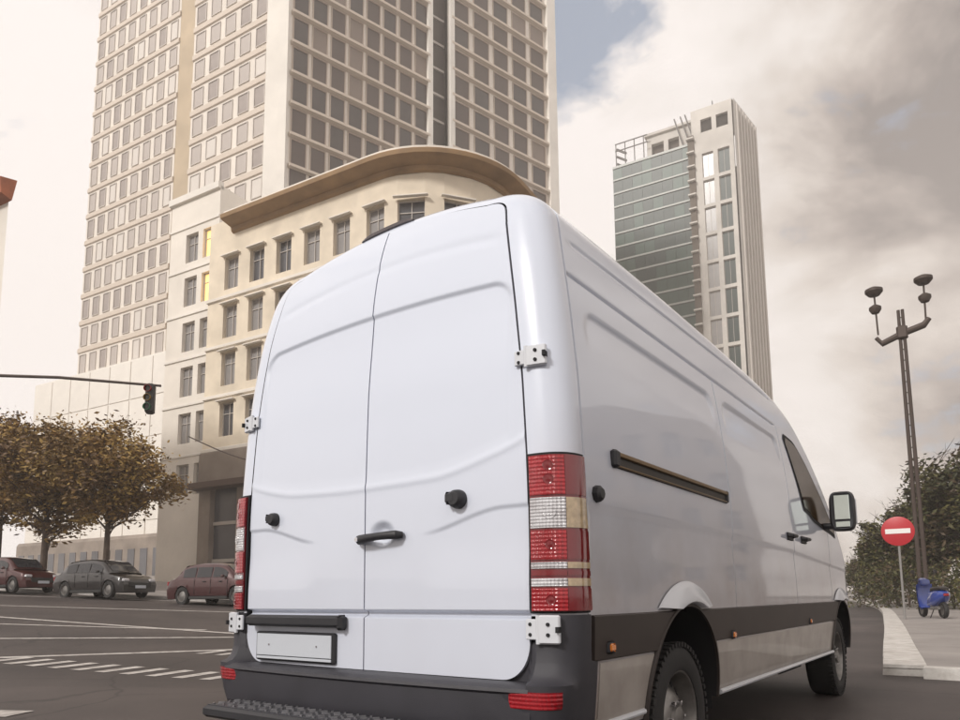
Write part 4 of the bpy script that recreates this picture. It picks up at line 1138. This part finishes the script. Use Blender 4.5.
# ------------------------------------------------------------------ trees
def leaf_mat(name, cols):
    ms = []
    for i, c in enumerate(cols):
        m = mat(f'{name}_{i}', c, .6, var=.35, vscale=1.2); b = m.node_tree.nodes['Principled BSDF']
        b.inputs['Subsurface Weight'].default_value = 0; b.inputs['Transmission Weight'].default_value = 0; ms.append(m)
    return ms
BARK = mat('bark', (.085, .06, .045), .9, var=.4, vscale=4, bump=.6, bscale=30)
AUT = leaf_mat('ochre_leaf', [(.30, .175, .045), (.20, .12, .035), (.38, .25, .07), (.15, .085, .035)])
OLV = leaf_mat('olive_leaf', [(.075, .075, .022), (.045, .048, .016), (.12, .11, .035), (.09, .06, .03)])
def tree_meshes(rng, h, cr, ch, base, mats, nclump=70, nleaf=70, size=.16, twigs=0, trunk=.16):
    b = MB(); clumps = []
    top = Vector((rng.uniform(-.3, .3), rng.uniform(-.3, .3), h*.72)); b.tube([(0, 0, -.4), (0, 0, .1), tuple(top*.4), tuple(top)], [trunk*1.4, trunk, trunk*.8, trunk*.35], 10)
    for k in range(nclump):
        while True:
            v = Vector((rng.uniform(-1, 1), rng.uniform(-1, 1), rng.uniform(-1, 1)))
            if .25 < v.length < 1: break
        f = .72+.45*mnoise.noise(v*1.7+Vector((h, cr, k*.0)))+.15*rng.random()
        c = Vector((v.x*cr*f, v.y*cr*f, base+ch/2+v.z*ch/2*min(1.05, f+.15))); clumps.append(c)
    for c in clumps[::3]:
        st = Vector((0, 0, max(1.2, min(top.z, c.z-1.2)))); mid = st.lerp(c, .5)+Vector((rng.uniform(-.2, .2), rng.uniform(-.2, .2), -.15)); b.tube([tuple(st), tuple(mid), tuple(c)], [.06, .035, .012], 5, cap=False)
    for k in range(twigs):
        c = rng.choice(clumps); c = Vector((c.x, c.y, max(c.z, base+ch*.6))); d = Vector((rng.uniform(-1, .6), rng.uniform(-.7, .7), rng.uniform(.5, 1.6))).normalized()
        l = rng.uniform(.8, 2.4); e = c+d*l; b.tube([tuple(c), tuple(c.lerp(e, .5)+Vector((0, 0, .1))), tuple(e)], [.03, .02, .008], 4, cap=False)
        for q in range(3): s_ = c.lerp(e, rng.uniform(.3, .8)); b.tube([tuple(s_), tuple(s_+Vector((rng.uniform(-.6, .6), rng.uniform(-.6, .6), rng.uniform(.1, .7))))], [.014, .006], 3, cap=False)
    o = b.build('trunk', BARK); tm = o.data; bpy.data.objects.remove(o)
    l = MB()
    for c in clumps:
        r = rng.uniform(.35, .8)*cr/3.; mi = rng.randrange(len(mats))
        for q in range(nleaf):
            v = Vector((rng.gauss(0, 1), rng.gauss(0, 1), rng.gauss(0, .75)))*r*.55+c; s_ = size*rng.uniform(.6, 1.3)
            a = Vector((rng.uniform(-1, 1), rng.uniform(-1, 1), rng.uniform(-.5, .5))).normalized()*s_; w = a.cross(Vector((rng.uniform(-1, 1), rng.uniform(-1, 1), rng.uniform(-1, 1)))).normalized()*s_*.45
            l.quad(tuple(v-a), tuple(v+w), tuple(v+a), tuple(v-w), mi if rng.random() < .7 else rng.randrange(len(mats)))
    o = l.build('crown', mats, smooth=False); cm = o.data; bpy.data.objects.remove(o); return tm, cm
rng = random.Random(11)
def put_tree(name, meshes, loc, rz, sc, label, group=None):
    t = thing(name, label, 'tree', (loc[0], loc[1], gz(loc[0], loc[1])), rz, group)
    t.scale = (sc, sc, sc)
    share('trunk', meshes[0], t, (0, 0, 0)); share('crown', meshes[1], t, (0, 0, 0)); return t
T1 = tree_meshes(rng, 8.6, 3.3, 5.0, 3.0, AUT, 130, 130, .12); T2 = tree_meshes(rng, 8.2, 3.4, 5.2, 2.6, AUT, 130, 130, .12)
put_tree('autumn_tree', T1, (-31.4, 14.2), .4, 1.0, 'ochre leaved street tree beside the pale annex, right hand one of the pair')
put_tree('autumn_tree', T2, (-36.0, 13.4), 2.1, 1.1, 'ochre leaved street tree over the parked cars at the left edge')
put_tree('autumn_tree', T1, (-40.0, 12.8), 4., 1.05, 'ochre leaved street tree mostly cut off by the left edge')
G1 = tree_meshes(rng, 9.5, 3.2, 6.6, 2.2, OLV, 110, 90, .17, 60); G2 = tree_meshes(rng, 7.5, 2.8, 5.6, 1.2, OLV, 100, 90, .16, 50); G3 = tree_meshes(rng, 10.5, 3.4, 7.8, 2.0, OLV, 120, 90, .18, 60)
LB = ['dark olive tree farthest down the verge, just past the van mirror', 'low dark olive tree between the van mirror and the tall floodlight mast', 'dark olive tree with bare twigs at the foot of the tall floodlight mast', 'tall dark olive tree behind the blue scooter', 'tall dark olive tree cut off by the right edge', 'dark olive tree in the back row behind the floodlight mast']
for (m_, x, y, rz, sc), lb in zip(((G2, -7.4, 68, 0, .62), (G2, -3.1, 50, 1, .88), (G1, -.9, 45.5, 2, .80), (G1, 1.0, 43.5, 3.3, .98), (G3, 3.6, 42, .5, 1.0), (G3, -2.2, 60, 4, .82)), LB):
    put_tree('olive_tree', m_, (x, y), rz, sc, lb, 'dark trees along the right verge')
for i, (x, y, sc) in enumerate(((13, 20, .75), (14.5, 30, .85), (12, 9, .6))): put_tree('olive_tree', G2, (x, y), i*1.7, sc, ('unseen olive tree added on the right to darken reflections, middle of three', 'unseen olive tree added on the right to darken reflections, farthest of three', 'unseen olive tree added on the right to darken reflections, nearest of three')[i])  # unseen trees, added to darken the reflections in the van's flank and window
def shrub(loc, r, h, label, mats=OLV, cnt=26):
    rg = random.Random(int(loc[0]*100+loc[1])); l = MB()
    for c in range(cnt):
        a = rg.uniform(0, 6.28); rr = r*math.sqrt(rg.random()); cz_ = h*rg.uniform(.15, .85)
        for q in range(60):
            v = Vector((rr*math.cos(a)+rg.gauss(0, .22*r), rr*math.sin(a)+rg.gauss(0, .22*r), max(.02, cz_+rg.gauss(0, .16*h)))); s_ = .11*rg.uniform(.6, 1.3)
            d = Vector((rg.uniform(-1, 1), rg.uniform(-1, 1), rg.uniform(-.5, 1))).normalized()*s_; w = d.cross(Vector((rg.uniform(-1, 1), rg.uniform(-1, 1), rg.uniform(-1, 1)))).normalized()*s_*.5
            l.quad(tuple(v-d), tuple(v+w), tuple(v+d), tuple(v-w), rg.randrange(len(mats)))
    t = thing('shrub', label, 'shrub', (loc[0], loc[1], gz(*loc)+.08)); l.build('foliage', mats, t, smooth=False)
    b = MB()
    for q in range(5): b.tube([(0, 0, 0), (rg.uniform(-.5, .5)*r, rg.uniform(-.5, .5)*r, h*.7)], [.03, .01], 5)
    b.build('stem', BARK, t)
for loc, r, h, lb in (((-5.2, 56), 2.2, 3.0, 'dark shrub at the far bend of the white kerb'), ((-1.9, 43.5), 1.9, 2.6, 'dark shrub behind the no entry sign'), ((.3, 40), 1.8, 2.3, 'dark shrub left of the scooter, under the mast'), ((1.9, 38.5), 1.8, 2.6, 'dark shrub behind the scooter at the right edge'), ((-3.4, 48), 1.8, 2.8, 'dark shrub in the middle of the verge, beyond the kerb curve')):
    shrub(loc, r, h, lb)

# ------------------------------------------------------------------ floodlight mast
MST = mat('mast_brown', (.07, .05, .042), .6, metal=.3)
root = thing('floodlight_mast', 'tall twin tube floodlight mast with a cross arm, rising above the dark trees', 'floodlight mast', (-.78, 38.3, 0))
root.rotation_euler = (0, 0, R(4))
b = MB()
for dx in (-.13, .13): b.tube([(dx, 0, 0), (dx*.7, 0, 15.2)], [.11, .075], 8)
b.build('pole', MST, root)
b = MB()
for k in range(26): b.box((0, 0, .8+k*.56), (.22, .05, .05))
b.build('pole_rung', MST, root, smooth=False)['kind'] = 'stuff'
b = MB(); b.tube([(-1.15, 0, 13.95), (-.9, 0, 13.6), (0, 0, 13.95), (.95, 0, 14.2), (1.2, 0, 14.5)], [.10, .16, .17, .17, .12], 10); b.box((0, 0, 14.0), (.5, .4, .7), bev=.08); b.build('cross_arm', MST, root)
for x, z0 in ((-1.05, 14.1), (1.05, 14.2)):
    MB().tube([(x, 0, z0), (x*1.04, 0, z0+2.3)], .045, 8).build('upright', MST, root)
    for zz, w_ in ((z0+2.3, .44), (z0+1.35, .30)):
        b = MB(); b.lathe([(0, -.2), (w_*.6, -.18), (w_*.95, .0), (w_*.95, .14), (w_*.4, .26), (0, .28)], (x*1.04, 0, zz), 'z', 18); b.build('floodlight', MST, root)

# ------------------------------------------------------------------ signs, signal arm, cable
root = thing('no_entry_sign', 'round red no entry sign with a white bar in front of the dark trees', 'road sign', (-.24, 23.2, .11)); root.rotation_euler = (0, 0, R(2))
MB().tube([(0, .05, 0), (0, .05, 3.15)], .035, 10).build('post', MB and mat('post_grey', (.30, .29, .28), .5, metal=.5), root)
b = MB(); b.lathe([(0, -.012), (.44, -.012), (.455, -.006), (.455, .012), (0, .012)], (0, 0, 2.72), 'y', 40); b.build('disc', mat('sign_red', (.45, .02, .03), .4), root)
MB().box((0, -.018, 2.72), (.68, .008, .15), bev=.002).build('bar', mat('sign_white', (.8, .78, .76), .4), root)
MB().box((0, .03, 2.72), (.12, .03, .5)).build('bracket', MST, root)

root = thing('signal_arm', 'dark traffic signal hanging from a long curved arm at the left edge', 'traffic signal', (-29.5, 4.4, gz(-29.5, 4.4)))
g_ = gz(-29.5, 4.4); a0 = Vector((-29.5, 4.4)); pz = lambda x, y, z: (x+29.5, y-4.4, z-g_)
b = MB(); b.tube([pz(-29.5, 4.4, g_), pz(-29.5, 4.4, 7.3), pz(-29.1, 4.75, 8.1), pz(-28.0, 5.6, 8.6)], [.12, .10, .08, .07], 10); b.build('mast_arm_post', MST, root)
b = MB(); b.tube([pz(-28.0, 5.6, 8.6), pz(-26.2, 6.95, 8.82), pz(-24.0, 8.6, 8.72), pz(-21.2, 10.8, 8.42)], [.07, .06, .055, .045], 8); b.build('arm', MST, root)
b = MB(); x, y, z = pz(-21.5, 10.6, 7.95); b.box((x, y, z), (.42, .30, 1.05), rz=R(-36), bev=.05); b.build('signal_head', mat('signal_black', (.03, .028, .026), .5), root)
for k, c_ in enumerate(((.25, .02, .02), (.25, .14, .02), (.02, .14, .06))):
    b = MB(); b.lathe([(0, 0), (.10, 0), (.12, -.12), (.13, -.12), (.12, .02)], (0, 0, 0), 'y', 16); o = b.build('signal_lens', mat('lens_%d' % k, c_, .3), root); o.location = (x+.09, y-.13, z+.33-.33*k); o.rotation_euler = (0, 0, R(36))
root = thing('cable', 'thin dark cable slanting down in front of the pale facade', 'cable', (-24.6, 14.4, 0)); root.location = (0, 0, 0)
bpy.data.objects.remove(root)
b = MB(); b.tube([(-26.6+ (5.5)*t, 15.2+3.1*t, 8.15-1.5*t-.5*math.sin(math.pi*t)) for t in [k/10 for k in range(11)]], .03, 6); tag(b.build('cable', MST), 'thin dark cable slanting down in front of the pale facade', 'cable')

# ------------------------------------------------------------------ parked cars
CARGL = mat('car_glass', (.03, .03, .034), .05, spec=.7)
SBLK_ = mat('car_trim', (.02, .02, .02), .5)
def car(loc, rz, col, label, tall=1.46):
    root = thing('parked_car', label, 'car', (loc[0], loc[1], gz(*loc)), rz, 'cars parked along the far kerb'); root.scale = (.93, 1, 1.06)
    pm = mat('car_paint', col, .3, coat=1, metal=.2); Lh = 2.15
    body = tab([-2.15, -2.12, -1.9, -1.2, 0, 1.0, 1.7, 2.05, 2.15], [.55, .80, .93, .95, .96, .94, .84, .68, .5])
    b = MB(); P = []
    xs = list(np.linspace(-2.15, 2.15, 60))
    for x in xs:
        t = float(body(x)); hw = .87*(1-.10*abs(x/2.15)**4); row = []
        for z, f in ((.22, .93), (.40, .98), (.62, 1.0), (max(.62, t-.12), .985), (t-.03, .94), (t, .86), (t+.012, .4)): row.append((x, hw*f, min(z, t+.012)))
        row += [(p[0], -p[1], p[2]) for p in row[::-1]]
        # wheel arches
        for k, p in enumerate(row):
            for wx in (-1.32, 1.32):
                d = abs(x-wx)
                if d < .37 and p[2] < .32+math.sqrt(max(0, .37**2-d*d)) and abs(p[1]) > .6: row[k] = (p[0], p[1], .32+math.sqrt(.37**2-d*d))
        P.append(row)
    b.grid(P[::-1]); n = len(P[0]); b.f.append(tuple(range(n))); b.m.append(0); b.f.append(tuple((len(P)-1)*n+n-1-q for q in range(n))); b.m.append(0)
    b.build('body', pm, root, angle=40)
    cab = [(-1.75, .93), (-1.35, 1.34), (-.9, tall-.03), (-.1, tall), (.55, tall-.06), (1.30, .94)]
    top = tab([c_[0] for c_ in cab], [c_[1] for c_ in cab]); b = MB(); P = []; g = MB(); Q = []
    for x in np.linspace(-1.72, 1.28, 28):
        t = float(top(x)); P.append([(x, .80, .90), (x, .80-.26*(t-.9), t-.07) if t > 1.0 else (x, .79, max(.9, t-.04)), (x, .72-.26*(t-.9), t), (x, 0, t+.03), (x, -.72+.26*(t-.9), t), (x, -.80+.26*(t-.9), t-.07) if t > 1.0 else (x, -.79, max(.9, t-.04)), (x, -.80, .90)])
    b.grid(P[::-1]); b.build('roof', pm, root, angle=40)
    for s in (1, -1):
        for x0, x1 in ((-1.32, -.72), (-.64, .08), (.16, .86)):
            g = MB(); pts_ = []
            for k in range(6):
                x = x0+(x1-x0)*k/5; t = min(float(top(x))-.12, tall-.14); pts_.append([(x, s*(.80-.26*(z-.9)*.98+.008), z) for z in (.97, max(.99, t))])
            g.grid(pts_ if s < 0 else pts_[::-1]); g.build('side_window', CARGL, root)
    for x0, x1 in ((.66, 1.22), (-1.66, -1.26)):
        g = MB(); g.grid([[(x, y, float(top(x))+.035-.01*abs(y)) for y in np.linspace(-.58, .58, 5)] for x in np.linspace(x0, x1, 5)]); g.build('windscreen' if x0 > 0 else 'rear_window', CARGL, root)
    MB().box((2.12, 0, .50), (.10, 1.1, .20), bev=.03).build('grille', SBLK_, root); MB().box((2.175, 0, .42), (.02, .5, .11), bev=.004).build('number_plate', PLATE, root); MB().box((-2.14, 0, .50), (.06, 1.2, .2), bev=.03).build('rear_bumper', SBLK_, root)
    for x in (-1.32, 1.32):
        for s in (1, -1):
            w = bpy.data.objects.new('wheel', None); COL.objects.link(w); w.parent = root; w.location = (x, s*.76, .32)
            MB().lathe([(.20, s*.09), (.29, s*.095), (.32, s*.06), (.32, -s*.07), (.2, -s*.1)], axis='y', k=28).build('tyre', RUBBER, w)
            MB().lathe([(.20, s*.085), (.18, s*.05), (.06, s*.08), (0, s*.08)], axis='y', k=20).build('rim', STEEL, w)
    for s in (1, -1):
        MB().box((0, s*.845, .27), (1.9, .05, .12), bev=.02).build('sill', SBLK_, root)
        for xd in (-.68, .12, .94): MB().box((xd, s*.868, .66), (.012, .012, .52)).build('door_seam', SBLK_, root)
        for xd in (-.18, .62): MB().box((xd, s*.880, .82), (.16, .03, .03), bev=.01).build('door_handle', SBLK_, root)
        MB().box((2.06, s*.62, .66), (.14, .30, .12), bev=.03).build('headlight', CLEARL, root); MB().box((-2.12, s*.66, .76), (.08, .24, .16), bev=.02).build('tail_light', REDL, root)
        MB().box((.74, s*.90, 1.0), (.12, .14, .10), bev=.03).build('door_mirror', pm, root)
    return root
car((-32.8, 10.9), R(13), (.055, .007, .008), 'dark red hatchback parked under the ochre trees at the left edge')
car((-27.3, 12.2), R(13), (.014, .011, .011), 'black hatchback parked between the dark red car and the pale building')
car((-21.3, 13.7), R(15), (.05, .009, .010), 'maroon car half hidden behind the left edge of the van')

# ------------------------------------------------------------------ parked scooter
root = thing('motor_scooter', 'blue motor scooter parked on the pavement at the right edge', 'scooter', (.42, 25.0, .115), R(115)); root.scale = (1.12,)*3
BLUE = mat('scooter_blue', (.03, .06, .28), .25, coat=1); SBLK = mat('scooter_black', (.025, .02, .02), .5)
def sect(xs_, prof):
    b = MB(); P = []
    for x, z0, z1, w in prof:
        P.append([(x, w*math.copysign(abs(math.cos(a))**.7, math.cos(a)), (z0+z1)/2+(z1-z0)/2*math.copysign(abs(math.sin(a))**.7, math.sin(a))) for a in [k*2*math.pi/20 for k in range(20)]])
    b.grid(P[::-1], close=True); b.f.append(tuple(range(20))); b.m.append(0); b.f.append(tuple(len(b.v)-1-q for q in range(20))); b.m.append(0); return b
sect(0, [(-.85, .62, .72, .06), (-.75, .52, .78, .15), (-.45, .34, .80, .20), (-.10, .30, .76, .19), (.02, .30, .5, .17)]).build('rear_body', BLUE, root)
b = MB(); b.grid([[(x, y, z) for y in (-.2, -.1, 0, .1, .2)] for x, z in ((0, .30), (.30, .28), (.42, .34), (.50, .60), (.54, .86), (.52, .98))]); b.grid([[(x+.03, y, z-.02) for y in (.2, .1, 0, -.1, -.2)] for x, z in ((0, .30), (.30, .26), (.46, .34), (.55, .60), (.60, .86), (.56, .98))]); b.build('leg_shield', BLUE, root)
sect(0, [(.42, .96, 1.0, .05), (.46, .92, 1.12, .13), (.60, .90, 1.16, .14), (.70, .94, 1.06, .05)]).build('headset', BLUE, root)
sect(0, [(-.80, .80, .86, .10), (-.6, .78, .90, .15), (-.2, .76, .88, .14), (-.02, .74, .80, .08)]).build('seat', SBLK, root)
MB().tube([(.50, -.34, 1.10), (.52, -.15, 1.06), (.52, .15, 1.06), (.50, .34, 1.10)], .018, 8).build('handlebar', SBLK, root)
for s in (1, -1):
    MB().tube([(.52, s*.22, 1.08), (.50, s*.28, 1.3)], .008, 6).build('mirror_stem', SBLK, root); MB().lathe([(0, .01), (.06, .0), (.06, -.015), (0, -.02)], (.5, s*.30, 1.34), 'x', 16).build('mirror', SBLK, root)
MB().tube([(.56, 0, .95), (.74, 0, .30)], .035, 8).build('fork', STEEL, root)
sect(0, [(.52, .50, .54, .04), (.62, .46, .58, .08), (.78, .50, .60, .08), (.96, .36, .42, .04)]).build('front_mudguard', BLUE, root)
MB().lathe([(0, .02), (.07, .0), (.08, -.02)], (.72, 0, 1.03), 'x', 16).build('headlight', CLEARL, root)
for x in (-.62, .76):
    w = bpy.data.objects.new('wheel', None); COL.objects.link(w); w.parent = root; w.location = (x, 0, .235)
    MB().lathe([(.15, .05), (.21, .055), (.235, 0), (.21, -.055), (.15, -.05)], axis='y', k=28).build('tyre', RUBBER, w); MB().lathe([(.15, .04), (.05, .03), (.0, .05)], axis='y', k=16).build('rim', STEEL, w)
MB().box((-.86, 0, .66), (.05, .14, .08), bev=.02).build('tail_light', REDL, root)
MB().tube([(-.2, .14, .28), (-.75, .17, .30)], .045, 10).build('exhaust', STEEL, root)
MB().tube([(-.1, .02, .3), (-.12, .16, .0)], .014, 6).build('side_stand', SBLK, root)

# ------------------------------------------------------------------ air
hz_m = bpy.data.materials.new('haze'); hz_m.use_nodes = True; t = hz_m.node_tree; t.nodes.clear()
o_ = t.nodes.new('ShaderNodeOutputMaterial'); v_ = t.nodes.new('ShaderNodeVolumePrincipled'); t.links.new(v_.outputs[0], o_.inputs['Volume'])
v_.inputs['Color'].default_value = (.97, .93, .89, 1); v_.inputs['Density'].default_value = .0012; v_.inputs['Anisotropy'].default_value = .1
MB().box((0, 0, 68), (640, 640, 140)).build('haze', hz_m, smooth=False)['kind'] = 'stuff'
